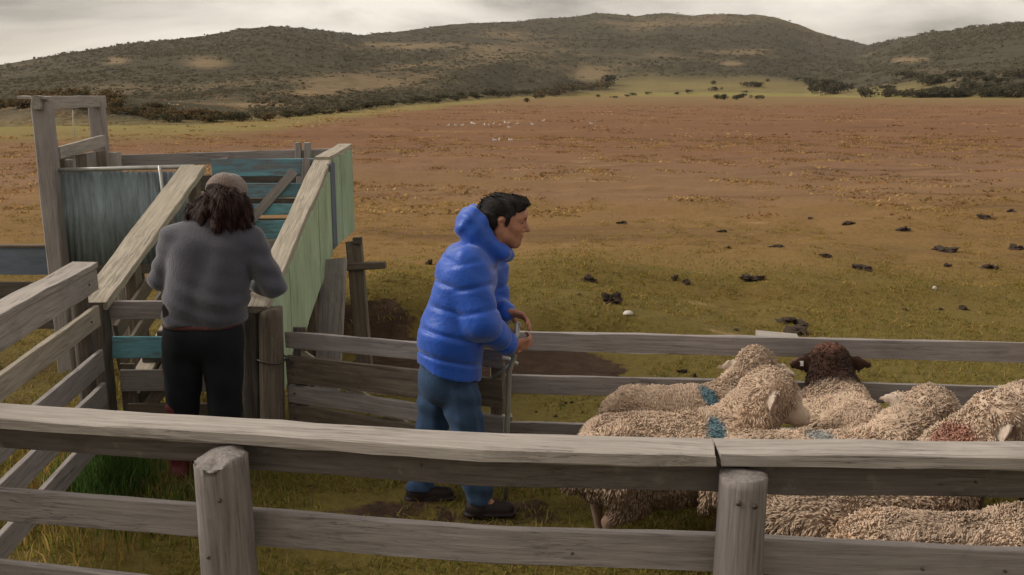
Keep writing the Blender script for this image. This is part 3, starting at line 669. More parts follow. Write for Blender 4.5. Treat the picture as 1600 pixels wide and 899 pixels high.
plank('frame_post', [(-3.545,7.40,-0.1),(-3.56,7.40,2.13)], 0.125, 0.13, W_GREY, lp, side=(0,1,0), wob=0.006, label='tall grey post on the near side of the gate frame')
plank('frame_post', [(-3.655,8.60,-0.1),(-3.655,8.60,2.12)], 0.12, 0.10, W_GREY, lp, side=(0,1,0), wob=0.006)
plank('frame_beam', [(-3.55,7.28,2.125),(-3.65,8.72,2.125)], 0.10, 0.06, W_CAP, lp, wob=0.006)
plank('beam_end', [(-3.70,7.37,2.165),(-3.48,7.37,2.160)], 0.12, 0.022, W_CAP, lp, flat=True)
tube('cord', [(-3.60,8.0,2.08),(-3.605,8.0,1.95),(-3.60,8.0,1.82)], 0.005, M_CORD, lp, 6)
sg = empty('sliding_gate', (-3.58, 8.0, 0.95), 'worn grey board gate standing in the tall frame of the loading pen', 'gate')
plank('top_board', [(-3.50,7.46,1.745),(-3.60,8.55,1.785)], 0.095, 0.035, W_CAP, sg)
for i in range(5):
    y = 7.60+0.21*i
    plank('gate_board', [(-3.575-0.02*i/4,y,0.97),(-3.575-0.02*i/4,y,1.70)], 0.19, 0.022, W_GREY if i % 2 else W_BROWN, sg, side=(1,0,0))
plank('gate_block', [(-3.50,7.66,1.60),(-3.50,7.66,1.68)], 0.06, 0.05, W_CAP, sg, side=(0,1,0))
plank('corner_post', [(-3.42,8.30,0.0),(-3.42,8.30,1.70)], 0.10, 0.10, W_CAP, lp, side=(0,1,0))
plank('back_rail', [(-3.60,8.60,1.60),(-1.52,8.60,1.665)], 0.105, 0.035, W_GREY, lp)
plank('back_rail', [(-3.60,8.605,1.40),(-1.52,8.605,1.42)], 0.14, 0.03, W_DARK, lp)
plank('back_rail', [(-3.60,8.605,1.20),(-1.52,8.605,1.20)], 0.14, 0.03, W_DARK, lp)
plank('back_rail', [(-3.60,8.605,1.02),(-1.52,8.605,1.02)], 0.14, 0.03, W_DARK, lp)
for x in (-1.88, -1.80): plank('corner_post', [(x,8.53,0.0),(x,8.53,1.77)], 0.05, 0.06, W_GREY, lp, side=(0,1,0))
plank('corner_post', [(-2.55,8.56,0.0),(-2.55,8.56,1.63)], 0.08, 0.07, W_GREY, lp, side=(0,1,0))
for i in range(8):
    y = 7.55+0.135*i
    plank('deck_plank', [(-3.58,y,0.955),(-1.50,y,0.955)], 0.125, 0.035, W_DARK, lp, flat=True, seg=4)
for x in (-3.3, -2.5, -1.7):
    plank('deck_leg', [(x,8.3,-0.1),(x,8.3,0.93)], 0.10, 0.10, W_DARK, lp, side=(0,1,0))
plank('deck_leg', [(-2.55,7.52,-0.1),(-2.55,7.52,0.82)], 0.10, 0.10, W_DARK, lp, side=(0,1,0))

# low dark boarding at the far left
lb = empty('timber_fence', (-4.3, 7.6, 0), 'low dark slate coloured boarding left of the tall gate frame', 'fence', 'timber fences of the sheep pen')
plank('rail_board', [(-5.6,7.62,0.87),(-3.62,7.58,0.88)], 0.22, 0.03, W_SLATE, lb)
plank('cap_board', [(-5.6,7.62,0.99),(-3.62,7.58,1.0)], 0.06, 0.022, W_BROWN, lb, flat=True)
plank('rail_board', [(-5.6,7.62,0.62),(-3.62,7.58,0.64)], 0.14, 0.03, W_DARK, lb)
plank('rail_board', [(-5.6,7.62,0.38),(-3.62,7.58,0.40)], 0.16, 0.03, W_DARK, lb)
for x in (-5.3, -4.4): plank('post', [(x,7.66,-0.1),(x,7.66,0.98)], 0.09, 0.09, W_DARK, lb, side=(0,1,0))

# pale board lying against the far side of the back fence
p0 = atz(1183,521,0.12); p1 = atz(1226,523,0.12)
prop(plank('loose_board', [(p0.x,p0.y,0.10),(p1.x+.12,p1.y,0.08)], 0.22, 0.04, W_CAP, None, flat=True), 'pale loose board lying on the grass beyond the low fence', 'board')

# ------------------------------------------------------------------ implicit surface mesher
class SDF:
    def __init__(s): s.p = []
    def cap(s, a, b, ra, rb=None, k=0.02, sq=None, mod=None):
        s.p.append(('c', np.array(a, float), np.array(b, float), ra, ra if rb is None else rb, k, sq, mod)); return s
    def cut(s, fn): s.p.append(('cut', fn)); return s
    def sub(s, a, b, ra, rb=None, k=0.01): s.p.append(('s', np.array(a, float), np.array(b, float), ra, ra if rb is None else rb, k, None, None)); return s
    def mesh(s, h, warp=None):
        lo = np.min([np.minimum(p[1], p[2])-max(p[3], p[4])*(1.0 if not p[6] else max(1, p[6][1])) for p in s.p if p[0] == 'c'], 0)-3*h-0.03
        hi = np.max([np.maximum(p[1], p[2])+max(p[3], p[4])*(1.0 if not p[6] else max(1, p[6][1])) for p in s.p if p[0] == 'c'], 0)+3*h+0.03
        n = np.ceil((hi-lo)/h).astype(int)+1
        F = np.full(n, 0.15, dtype=np.float32)
        ax = [lo[i]+h*np.arange(n[i]) for i in range(3)]
        for p in s.p:
            if p[0] == 'cut':
                X, Y, Z = np.meshgrid(*ax, indexing='ij', sparse=True); F = np.maximum(F, p[1](X, Y, Z)).astype(np.float32); continue
            t, a, b, ra, rb, k, sq, mod = p
            m = max(ra, rb)*(1.0 if not sq else max(1.0, sq[1]))+k+2*h+0.03
            i0 = np.clip(((np.minimum(a, b)-m-lo)/h).astype(int), 0, n); i1 = np.clip(((np.maximum(a, b)+m-lo)/h).astype(int)+2, 0, n)
            sl = tuple(slice(i0[i], i1[i]) for i in range(3))
            X, Y, Z = np.meshgrid(*[ax[i][sl[i]] for i in range(3)], indexing='ij', sparse=True)
            px, py, pz = X-a[0], Y-a[1], Z-a[2]; ba = b-a; L2 = ba.dot(ba)
            T = np.clip((px*ba[0]+py*ba[1]+pz*ba[2])/L2, 0, 1) if L2 > 1e-12 else np.zeros(np.broadcast(px, py, pz).shape)
            ox, oy, oz = px-T*ba[0], py-T*ba[1], pz-T*ba[2]; sc = 1.0
            if sq:
                u = np.array(sq[0], float); u /= np.linalg.norm(u); q = (ox*u[0]+oy*u[1]+oz*u[2])*(1/sq[1]-1)
                ox, oy, oz = ox+q*u[0], oy+q*u[1], oz+q*u[2]; sc = min(1.0, sq[1])
            d = (np.sqrt(ox*ox+oy*oy+oz*oz)-(ra+(rb-ra)*T))*sc
            if mod is not None: d = d+mod(T, X, Y, Z)
            f = F[sl]
            if t == 'c':
                hh = np.maximum(k-np.abs(f-d), 0)/k; F[sl] = np.minimum(f, d)-hh*hh*k*0.25
            else:
                hh = np.maximum(k-np.abs(f+d), 0)/k; F[sl] = np.maximum(f, -d)+hh*hh*k*0.25
        if warp is not None:
            X, Y, Z = np.meshgrid(*ax, indexing='ij', sparse=True); F = F+warp(X, Y, Z).astype(np.float32)
        return surfnet(F, lo, h)
def surfnet(F, lo, h):
    S = F < 0; n = F.shape
    c = [S[i:n[0]-1+i, j:n[1]-1+j, k:n[2]-1+k] for i in (0, 1) for j in (0, 1) for k in (0, 1)]
    cnt = sum(x.astype(np.int8) for x in c); act = (cnt > 0) & (cnt < 8)
    I = np.argwhere(act); idx = np.full(act.shape, -1, dtype=np.int64); idx[act] = np.arange(len(I))
    cor = np.array([(i, j, k) for i in (0, 1) for j in (0, 1) for k in (0, 1)])
    val = np.stack([F[I[:, 0]+o[0], I[:, 1]+o[1], I[:, 2]+o[2]] for o in cor], 1)
    acc = np.zeros((len(I), 3)); w = np.zeros(len(I))
    for a in range(8):
        for b in range(a+1, 8):
            if np.abs(cor[a]-cor[b]).sum() != 1: continue
            va, vb = val[:, a], val[:, b]; m = (va < 0) != (vb < 0); t = np.where(m, va/np.where(m, va-vb, 1), 0)
            acc += np.where(m[:, None], cor[a]+t[:, None]*(cor[b]-cor[a]), 0); w += m
    V = (I+acc/np.maximum(w, 1)[:, None])*h+lo
    Q = []
    for d in range(3):
        e, f = (d+1) % 3, (d+2) % 3
        sl0 = [slice(None)]*3; sl1 = [slice(None)]*3; sl0[d] = slice(0, n[d]-1); sl1[d] = slice(1, n[d])
        A = S[tuple(sl0)]; B = S[tuple(sl1)]; E = np.argwhere(A != B)
        ok = (E[:, e] > 0) & (E[:, f] > 0) & (E[:, e] < n[e]-1) & (E[:, f] < n[f]-1); E = E[ok]
        if not len(E): continue
        ins = A[tuple(E.T)]
        def g(de, df):
            q = E.copy(); q[:, e] += de; q[:, f] += df; return idx[tuple(q.T)]
        q = np.stack([g(-1, -1), g(0, -1), g(0, 0), g(-1, 0)], 1)
        q[~ins] = q[~ins][:, ::-1]; Q.append(q)
    Q = np.concatenate(Q); Q = Q[(Q >= 0).all(1)]
    return V, Q
def vnormals(V, Q):
    fn = np.cross(V[Q[:, 2]]-V[Q[:, 0]], V[Q[:, 3]]-V[Q[:, 1]]); N = np.zeros_like(V)
    for k in range(4): np.add.at(N, Q[:, k], fn)
    return N/np.maximum(np.linalg.norm(N, axis=1, keepdims=True), 1e-12), fn
def relax(V, Q, it=1, f=0.5):
    for _ in range(it):
        S = np.zeros_like(V); c = np.zeros(len(V))
        for a, b in ((0, 1), (1, 2), (2, 3), (3, 0)):
            np.add.at(S, Q[:, a], V[Q[:, b]]); np.add.at(c, Q[:, a], 1); np.add.at(S, Q[:, b], V[Q[:, a]]); np.add.at(c, Q[:, b], 1)
        V = V*(1-f)+f*S/np.maximum(c, 1)[:, None]
    return V

# ------------------------------------------------------------------ sheep
def unit(v): v = np.array(v, float); return v/np.linalg.norm(v)
def rotz(v, a): c, s = math.cos(a), math.sin(a); return np.array([v[0]*c-v[1]*s, v[0]*s+v[1]*c, v[2]])
def make_sheep(label, loc, heading, scale=1.0, head_z=0.86, head_x=0.47, head_yaw=0.0, head_pitch=-0.5, brown=False, marks=(), tone=1.0, nlocks=30000, ear_z=-.03, seed=0, visible_legs=True):
    """local frame: +X forward, Z up; built as one continuous body, a fleece of locks, eyes"""
    r_ = np.random.default_rng(seed+100)
    t = empty('sheep', loc, label, 'sheep', 'sheep in the pen', heading); t.scale = (scale,)*3
    s = SDF()
    s.cap((-.30,0,.50), (.24,0,.50), .205, .195, .05, ((0,1,0), 1.08))
    s.cap((-.34,0,.47), (-.36,0,.44), .17, .16, .06); s.cap((.30,0,.46), (.33,0,.44), .165, .15, .06)
    s.cap((-.1,0,.44), (.1,0,.44), .19, .19, .06, ((0,1,0), 1.12))
    hb = np.array([head_x, 0, head_z])
    hb = np.array([.30, 0, .52])+rotz(hb-np.array([.30, 0, .52]), head_yaw*0.45)
    s.cap((.27,0,.55), .5*(hb+np.array([.30,0,.55])), .155, .125, .08); s.cap(.5*(hb+np.array([.30,0,.55])), hb, .125, .105, .06)
    fd = rotz(np.array([math.cos(head_pitch), 0, math.sin(head_pitch)]), head_yaw)      # where the face points
    side = rotz(np.array([0, 1, 0]), head_yaw); upv = np.cross(fd, side)
    s.cap(hb+.01*upv, hb+.06*fd+.01*upv, .108, .095, .05)
    s.cap(hb+.07*fd+.035*upv, hb+.09*fd+.035*upv, .07, .06, .05)
    s.cap(hb+.09*fd-.015*upv, hb+.215*fd-.02*upv, .074, .040, .04, (side, .86))
    s.cap(hb+.10*fd-.05*upv, hb+.20*fd-.050*upv, .046, .026, .04, (side, .8))
    s.cap(hb+.21*fd-.01*upv, hb+.232*fd-.025*upv, .031, .027, .02)
    for q in (-1, 1):
        s.sub(hb+.242*fd+q*.020*side-.012*upv, hb+.258*fd+q*.026*side-.008*upv, .008)
        s.cap(hb+.105*fd+q*.062*side+.03*upv, hb+.12*fd+q*.06*side+.028*upv, .024, .02, .02)
    s.sub(hb+.24*fd-.07*side-.047*upv, hb+.24*fd+.07*side-.047*upv, .005)
    ears = []
    for q in (-1, 1):
        e0 = hb+.015*fd+q*.075*side+.02*upv; e1 = hb-.03*fd+q*.235*side+.0*upv+np.array([0,0,ear_z]); ears.append((e0, e1))
        en = unit(np.cross(e1-e0, fd)); s.cap(e0, .5*(e0+e1), .028, .042, .015, (unit(fd+.4*upv), .42)); s.cap(.5*(e0+e1), e1, .042, .012, .01, (unit(fd+.4*upv), .42))
        s.sub(.75*e0+.25*e1+.018*unit(fd+.4*upv), .3*e0+.7*e1+.014*unit(fd+.4*upv), .016, .012, .008)
    for q in (-1, 1):
        j = r_.normal(0, .012)
        s.cap((.25+j,q*.115,.40), (.26+j,q*.115,.22), .075, .040, .05); s.cap((.26+j,q*.115,.22), (.255+j,q*.115,.035), .036, .024, .02); s.cap((.255+j,q*.115,.03), (.28+j,q*.115,.018), .03, .026, .015)
        s.cap((-.30-j,q*.125,.42), (-.24-j,q*.125,.31), .115, .075, .05); s.cap((-.24-j,q*.125,.31), (-.36-j,q*.12,.20), .062, .034, .04); s.cap((-.36-j,q*.12,.20), (-.335-j,q*.12,.035), .032, .023, .02); s.cap((-.335-j,q*.12,.03), (-.31-j,q*.12,.018), .029, .026, .015)
    s.cap((-.50,0,.50), (-.54,0,.36), .045, .03, .03)
    cx = r_.random(3)*50
    def warp(X, Y, Z):
        Xb, Yb, Zb = np.broadcast_arrays(X, Y, Z)
        return 0.012*vn3(Xb*16+cx[0], Yb*16+cx[1], Zb*10+cx[2])*(Zb > .25)+0.010*vn3(Xb*7+cx[1], Yb*7, Zb*7+cx[0])
    V, Q = s.mesh(0.0125, None)
    N, fn = vnormals(V, Q)
    # regions
    rel = V-hb; along = rel@fd; lat = np.abs(rel@side)
    def facew(P):
        r2 = P-hb; al = r2@fd; la = np.abs(r2@side); d = np.linalg.norm(r2, axis=1)
        w = sst(.095, .135, al)*(d < .36)
        return w
    fw = facew(V); leg = 1-sst(.20, .30, V[:, 2])
    wool = np.clip(1-np.maximum(fw, leg), 0, 1)
    cre = np.abs(np.array(vn3(V[:, 0]*17+cx[2], V[:, 1]*17, V[:, 2]*9+cx[0])))
    V = V-N*(wool*0.009*(1-sst(0, .13, cre)))[:, None]
    V = V+N*(wool*(0.018*np.array(vn3(V[:, 0]*14+cx[0], V[:, 1]*14+cx[1], V[:, 2]*8+cx[2]))+0.016*vn3(V[:, 0]*6+9, V[:, 1]*6+cx[0], V[:, 2]*6)))[:, None]
    woolc = np.array((.84, .645, .48))*tone; facec = np.array((.68, .56, .45))*tone; legc = np.array((.27, .20, .145))*tone
    brownc = np.array((.072, .036, .024))
    def markw(P):
        out = []
        for (c, rad, colr, a) in marks:
            d = np.linalg.norm((P-np.array(c))/np.array(rad), axis=1); out.append((a*(1-sst(.6, 1.15, d+0.5*vn3(P[:, 0]*22, P[:, 1]*22, P[:, 2]*22))), np.array(colr)))
        return out
    def colour(P, base_jit):
        f = facew(P)[:, None]; l = (1-sst(.18, .32, P[:, 2]))[:, None]
        c = woolc*base_jit
        ed = np.full(len(P), 9.)
        for (e0, e1) in ears:
            tt_ = np.clip((P-e0)@(e1-e0)/((e1-e0)@(e1-e0)), .3, 1); ed = np.minimum(ed, np.linalg.norm(P-e0-tt_[:, None]*(e1-e0), axis=1))
        f = np.maximum(f, (1-sst(.035, .055, ed))[:, None]); c = c*(1-f)+facec*f; c = c*(1-l)+legc*l
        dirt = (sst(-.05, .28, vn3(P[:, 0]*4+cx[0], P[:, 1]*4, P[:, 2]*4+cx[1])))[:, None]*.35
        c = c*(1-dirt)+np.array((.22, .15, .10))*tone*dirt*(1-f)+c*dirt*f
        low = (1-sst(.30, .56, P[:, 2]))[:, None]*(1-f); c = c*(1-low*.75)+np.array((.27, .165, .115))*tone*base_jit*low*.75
        if brown:
            bw = sst(.50, .60, (P[:, 0]-.28)*0.9+(P[:, 2]-.55)*1.0+.42+0.04*vn3(P[:, 0]*20, P[:, 1]*20, P[:, 2]*20))[:, None]
            bw = np.maximum(bw, l); c = c*(1-bw)+brownc*base_jit*(1+1.3*sst(.03, .12, (P-hb)@upv)[:, None]*np.array([1.15, .85, .8]))*bw
        for (e0, e1) in ears:
            tt_ = np.clip((P-e0)@(e1-e0)/((e1-e0)@(e1-e0)), .15, .85); q_ = P-e0-tt_[:, None]*(e1-e0); en = unit(fd+.4*upv)
            iw = ((np.linalg.norm(q_, axis=1) < .036)*sst(.001, .006, q_@en)*sst(.1, .2, tt_))[:, None]
            c = c*(1-iw*.8)+np.array((.20, .10, .085))*iw*.8
        for (w, mc) in markw(P): c = c*(1-w[:, None])+mc*base_jit*w[:, None]
        return np.clip(c, .004, .9)
    ones = np.ones((len(V), 1))
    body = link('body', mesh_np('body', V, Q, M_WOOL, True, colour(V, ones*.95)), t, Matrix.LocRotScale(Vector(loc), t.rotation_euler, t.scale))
    # fleece of locks
    area = np.linalg.norm(fn, axis=1)/2; pc = V[Q].mean(1); pn = fn/np.maximum(np.linalg.norm(fn, axis=1, keepdims=True), 1e-12)
    eard = np.full(len(pc), 9.)
    for (e0, e1) in ears:
        tt_ = np.clip((pc-e0)@(e1-e0)/((e1-e0)@(e1-e0)), .22, 1); eard = np.minimum(eard, np.linalg.norm(pc-e0-tt_[:, None]*(e1-e0), axis=1))
    wm = np.clip(1-np.maximum(np.maximum(facew(pc)*1.0, 1-sst(.22, .30, pc[:, 2])), 1-sst(.035, .05, eard)), 0, 1)*area
    ids = r_.choice(len(Q), nlocks, p=wm/wm.sum())
    u = r_.random((nlocks, 2)); q4 = V[Q[ids]]
    P = (q4[:, 0]*((1-u[:, :1])*(1-u[:, 1:]))+q4[:, 1]*(u[:, :1]*(1-u[:, 1:]))+q4[:, 2]*(u[:, :1]*u[:, 1:])+q4[:, 3]*((1-u[:, :1])*u[:, 1:]))
    n = pn[ids]
    headish = (np.linalg.norm(P-hb, axis=1) < .17)
    up = sst(.2, .85, n[:, 2])[:, None]
    g = np.array([0, 0, -1.])-n*(n@np.array([0, 0, -1.]))[:, None]
    bald = np.ones(nlocks)
    if brown: bald = 1-.62*sst(.50, .60, (P[:, 0]-.28)*0.9+(P[:, 2]-.55)*1.0+.42)
    # staples: the fibres of one lock lean to a common tip
    nc = nlocks//13; C_ = P[:nc]; near = np.empty(nlocks, dtype=int)
    for a in range(0, nlocks, 1500):
        Pa = P[a:a+1500]; D2 = (Pa**2).sum(1)[:, None]+(C_**2).sum(1)[None]-2*Pa@C_.T; near[a:a+1500] = D2.argmin(1)
    Lk = (.024+.026*(1-up[:, 0]))*np.where(headish, .75, 1.0)*bald
    sw = np.stack([vn3(P[:, 0]*9+cx[0], P[:, 1]*9, P[:, 2]*6), vn3(P[:, 0]*9, P[:, 1]*9+cx[1], P[:, 2]*6+4), vn3(P[:, 0]*9+7, P[:, 1]*9, P[:, 2]*6+cx[2])], 1)
    sw = sw-n*(sw*n).sum(1, keepdims=True); sw /= np.maximum(np.linalg.norm(sw, axis=1, keepdims=True), 1e-6)
    dc = n*.30+g*.9*(1-up)+(np.array([-.45, 0, 0])+sw*.6)*up+sw*.25
    Cd = dc[:nc]+r_.normal(0, .22, (nc, 3)); Cd /= np.linalg.norm(Cd, axis=1, keepdims=True)
    Ct = C_+Cd*(Lk[:nc]*(.85+.5*r_.random(nc)))[:, None]
    fib = dc+r_.normal(0, .15, (nlocks, 3)); fib /= np.linalg.norm(fib, axis=1, keepdims=True)
    free = P+fib*(Lk*(.7+.5*r_.random(nlocks)))[:, None]
    far_ = np.linalg.norm(P-C_[near], axis=1); pull = (.34*(far_ < .06))[:, None]
    tip = free*(1-pull)+(Ct[near]+r_.normal(0, .004, (nlocks, 3)))*pull
    c0 = P-n*.010; c1 = P*.5+tip*.5+n*.005*bald[:, None]+r_.normal(0, .003, (nlocks, 3))
    d0 = tip-c0; d0 /= np.maximum(np.linalg.norm(d0, axis=1, keepdims=True), 1e-9)
    W = ((.0027+.0017*r_.random(nlocks))*np.where(headish, .85, 1.0))[:, None]
    sd_ = np.cross(d0, n+r_.normal(0, .3, (nlocks, 3))); sd_ /= np.maximum(np.linalg.norm(sd_, axis=1, keepdims=True), 1e-9); th = np.cross(sd_, d0)
    LV = np.empty((nlocks, 7, 3), dtype=np.float32)
    for k, (cc, ww) in enumerate(((c0, 1.0), (c1, .95))):
        for m, (a, b_) in enumerate(((1.1, -.15), (-1.1, -.15), (0, .36))): LV[:, k*3+m] = cc+sd_*W*ww*a+th*W*ww*b_
    LV[:, 6] = tip
    b0 = (np.arange(nlocks)*7)[:, None]
    LQ = np.concatenate([b0+np.array([[m, (m+1) % 3, 3+(m+1) % 3, 3+m]]) for m in range(3)])
    LT = np.concatenate([b0+np.array([[3+m, 3+(m+1) % 3, 6]]) for m in range(3)])
    jit = (.93+.14*r_.random((nlocks, 1)))*(.90+.2*r_.random((nc, 1)))[near]
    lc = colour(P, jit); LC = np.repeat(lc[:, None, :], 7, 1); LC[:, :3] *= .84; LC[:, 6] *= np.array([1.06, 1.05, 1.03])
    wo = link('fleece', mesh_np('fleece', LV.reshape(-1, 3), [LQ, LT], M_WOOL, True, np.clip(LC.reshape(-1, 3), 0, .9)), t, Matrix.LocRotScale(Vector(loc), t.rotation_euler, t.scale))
    wo['kind'] = 'stuff'
    Mw = Matrix.LocRotScale(Vector(loc), t.rotation_euler, t.scale)
    for q in (-1, 1):
        p = hb+.115*fd+q*.066*side+.012*upv
        ball('eye', p, .0135, M_EYE, t, Mw)
    if brown:
        e0, e1 = ears[1]
        tg = box_local('ear_tag', .35*e0+.65*e1-.012*fd, (.010, .036, .030), plain_white, t, Mw)
    return t
plain_white = plain('white_plastic', (0.75, 0.74, 0.70), 0.5)
def ball(name, p, r, mat, parent, Mw, sc=(1, 1, 1), nu=14, nv=9):
    V = []; F = []
    for i in range(nv+1):
        a = math.pi*i/nv
        for k in range(nu):
            b = 2*math.pi*k/nu; V.append((r*sc[0]*math.sin(a)*math.cos(b), r*sc[1]*math.sin(a)*math.sin(b), r*sc[2]*math.cos(a)))
    for i in range(nv):
        for k in range(nu): F.append((i*nu+k, (i+1)*nu+k, (i+1)*nu+(k+1) % nu, i*nu+(k+1) % nu))
    return link(name, mesh_np(name, V, np.array(F), mat, True), parent, Mw @ Matrix.Translation(Vector(p)))
def box_local(name, p, d, mat, parent, Mw):
    x, y, z = (v/2 for v in d); b = .3*min(d)
    V = [(sx*x, sy*y, sz*z) for sx in (-1, 1) for sy in (-1, 1) for sz in (-1, 1)]
    F = [(0,1,3,2),(4,6,7,5),(0,4,5,1),(2,3,7,6),(0,2,6,4),(1,5,7,3)]
    return link(name, mesh_np(name, V, np.array(F), mat, False), parent, Mw @ Matrix.Translation(Vector(p)))
BLUE_MARK = (0.085, 0.27, 0.36)
make_sheep('cream sheep farthest back by the low fence, blue paint on its shoulder', (0.95,5.0,0), R(10), 0.905, head_z=.775, head_x=.50, head_yaw=R(60), head_pitch=-.35, marks=[((.10,-.14,.66),(.055,.15,.085),BLUE_MARK,.85)], seed=1)
make_sheep('cream sheep in profile facing right, blue paint on its neck', (0.80,4.42,0), R(6), 0.96, head_z=.815, head_x=.46, head_yaw=R(-12), head_pitch=-.55, marks=[((.17,-.15,.64),(.055,.15,.10),BLUE_MARK,.85)], seed=2)
make_sheep('cream sheep with pale blue and teal paint on its back, head turned away', (1.41,4.14,0), R(3), 0.97, head_z=.765, head_x=.60, head_yaw=R(52), head_pitch=-.45, ear_z=.015, marks=[((-.02,-.02,.72),(.065,.11,.09),(.36,.42,.44),.75),((.02,-.11,.705),(.055,.05,.05),(.06,.40,.30),.95)], seed=3)
make_sheep('sheep with dark brown head and neck seen from behind, white tag in its left ear', (1.745,4.72,0), R(88), 0.95, head_z=.765, head_x=.42, head_yaw=0, head_pitch=-.3, ear_z=-.005, brown=True, seed=4, tone=1.05)
make_sheep('woolly sheep at the right edge with red paint on its neck', (1.46,3.70,0), R(20), 1.02, head_z=.84, head_x=.58, head_yaw=R(-38), head_pitch=-.7, ear_z=-.045, marks=[((.34,-.08,.79),(.085,.11,.10),(.42,.13,.09),.7)], seed=5, tone=.92)
make_sheep('pale sheep behind the red marked one, only its rounded rump showing', (2.78,4.70,0), R(33), 1.10, head_x=.42, head_z=.80, seed=6, tone=.95, nlocks=15000)
make_sheep('sheep nearest the front fence, only its curly back showing above the lower board', (1.66,3.29,0), R(2), 0.955, head_z=.72, head_x=.52, seed=7, nlocks=34000)

# ------------------------------------------------------------------ people
def skin_mat(stubble=None):
    m, nt, b = newmat('skin'); v = objvec(nt, False)
    n = noise(nt, v, 22, 4, 0.6); c = ramp(nt, [(0.3, (0.30, 0.135, 0.085)), (0.7, (0.43, 0.215, 0.145))], n)
    if stubble is not None:
        dn = nt.nodes.new('ShaderNodeVectorMath'); dn.operation = 'DISTANCE'; nt.links.new(v, dn.inputs[0]); dn.inputs[1].default_value = tuple(stubble)
        sf = ramp(nt, [(0.035, (1, 1, 1)), (0.075, (0, 0, 0))], math_(nt, 'ADD', dn.outputs['Value'], math_(nt, 'MULTIPLY', math_(nt, 'SUBTRACT', n, 0.5), 0.03)))
        c = mixc(nt, math_(nt, 'MULTIPLY', sf, 0.42), c, (0.10, 0.055, 0.045))
    nt.links.new(c, b.inputs['Base Color']); b.inputs['Roughness'].default_value = 0.5
    b.inputs['Subsurface Weight'].default_value = 0.08; b.inputs['Subsurface Radius'].default_value = (0.01, 0.004, 0.002)
    bump(nt, b, noise(nt, v, 120, 3), 0.15, 0.002); return m
M_SKIN = skin_mat()
def cloth(name, col, scale, var, rough, bs, sheen=0.2, stretch=(1, 1, 1)):
    m, nt, b = newmat(name); v = mapping(nt, objvec(nt, False), stretch)
    n = noise(nt, v, scale, 5, 0.6); f = noise(nt, v, 7, 4, 0.6)
    c = mixc(nt, ramp(nt, [(0.3, (0, 0, 0)), (0.7, (1, 1, 1))], f), tuple(x*(1-var) for x in col), tuple(min(1, x*(1+var)) for x in col))
    c = mixc(nt, math_(nt, 'MULTIPLY', ramp(nt, [(0.35, (1, 1, 1)), (0.65, (0, 0, 0))], n), var), c, tuple(x*.6 for x in col))
    nt.links.new(c, b.inputs['Base Color']); b.inputs['Roughness'].default_value = rough; b.inputs['Sheen Weight'].default_value = sheen
    bump(nt, b, n, bs, 0.012 if name == 'blue_nylon' else 0.006); return m
M_JACKET = cloth('blue_nylon', (0.012, 0.074, 0.40), 26, 0.08, 0.38, 0.5, 0.25)
M_CUFF = cloth('dark_blue_nylon', (0.028, 0.030, 0.19), 45, 0.12, 0.5, 0.3, 0.1)
M_JEANS = cloth('blue_denim', (0.034, 0.069, 0.138), 90, 0.35, 0.9, 0.4, 0.05)
M_SWEATER = cloth('grey_knit', (0.059, 0.057, 0.073), 110, 0.16, 0.95, 0.8, 0.4, (1, 1, .5))
M_DARKP = cloth('black_trousers', (0.0065, 0.008, 0.012), 60, 0.3, 0.85, 0.3, 0.02)
M_BOOT = cloth('red_brown_boot', (0.085, 0.016, 0.018), 30, 0.3, 0.6, 0.3, 0.0)
M_SHOE = cloth('dark_shoe', (0.022, 0.015, 0.015), 30, 0.3, 0.6, 0.3, 0.0)
M_SHIRT = cloth('rust_shirt', (0.085, 0.028, 0.022), 60, 0.25, 0.9, 0.3)
M_CAP = cloth('taupe_knit', (0.15, 0.105, 0.085), 120, 0.22, 0.95, 0.9, 0.4)
def hairmat(name, lo, hi, stretch):
    m, nt, b = newmat(name); v = mapping(nt, objvec(nt, False), stretch)
    n = noise(nt, v, 34, 5, 0.7, 0.4); c = ramp(nt, [(0.35, lo), (0.68, hi)], n)
    nt.links.new(c, b.inputs['Base Color']); b.inputs['Roughness'].default_value = 0.62; bump(nt, b, n, 0.8, 0.01); return m
M_HAIR = hairmat('black_hair', (0.006, 0.005, 0.005), (0.028, 0.021, 0.018), (.5, 2, 1.2))
M_HAIR2 = hairmat('dark_red_hair', (0.010, 0.005, 0.004), (0.055, 0.019, 0.013), (2, 2, .45))

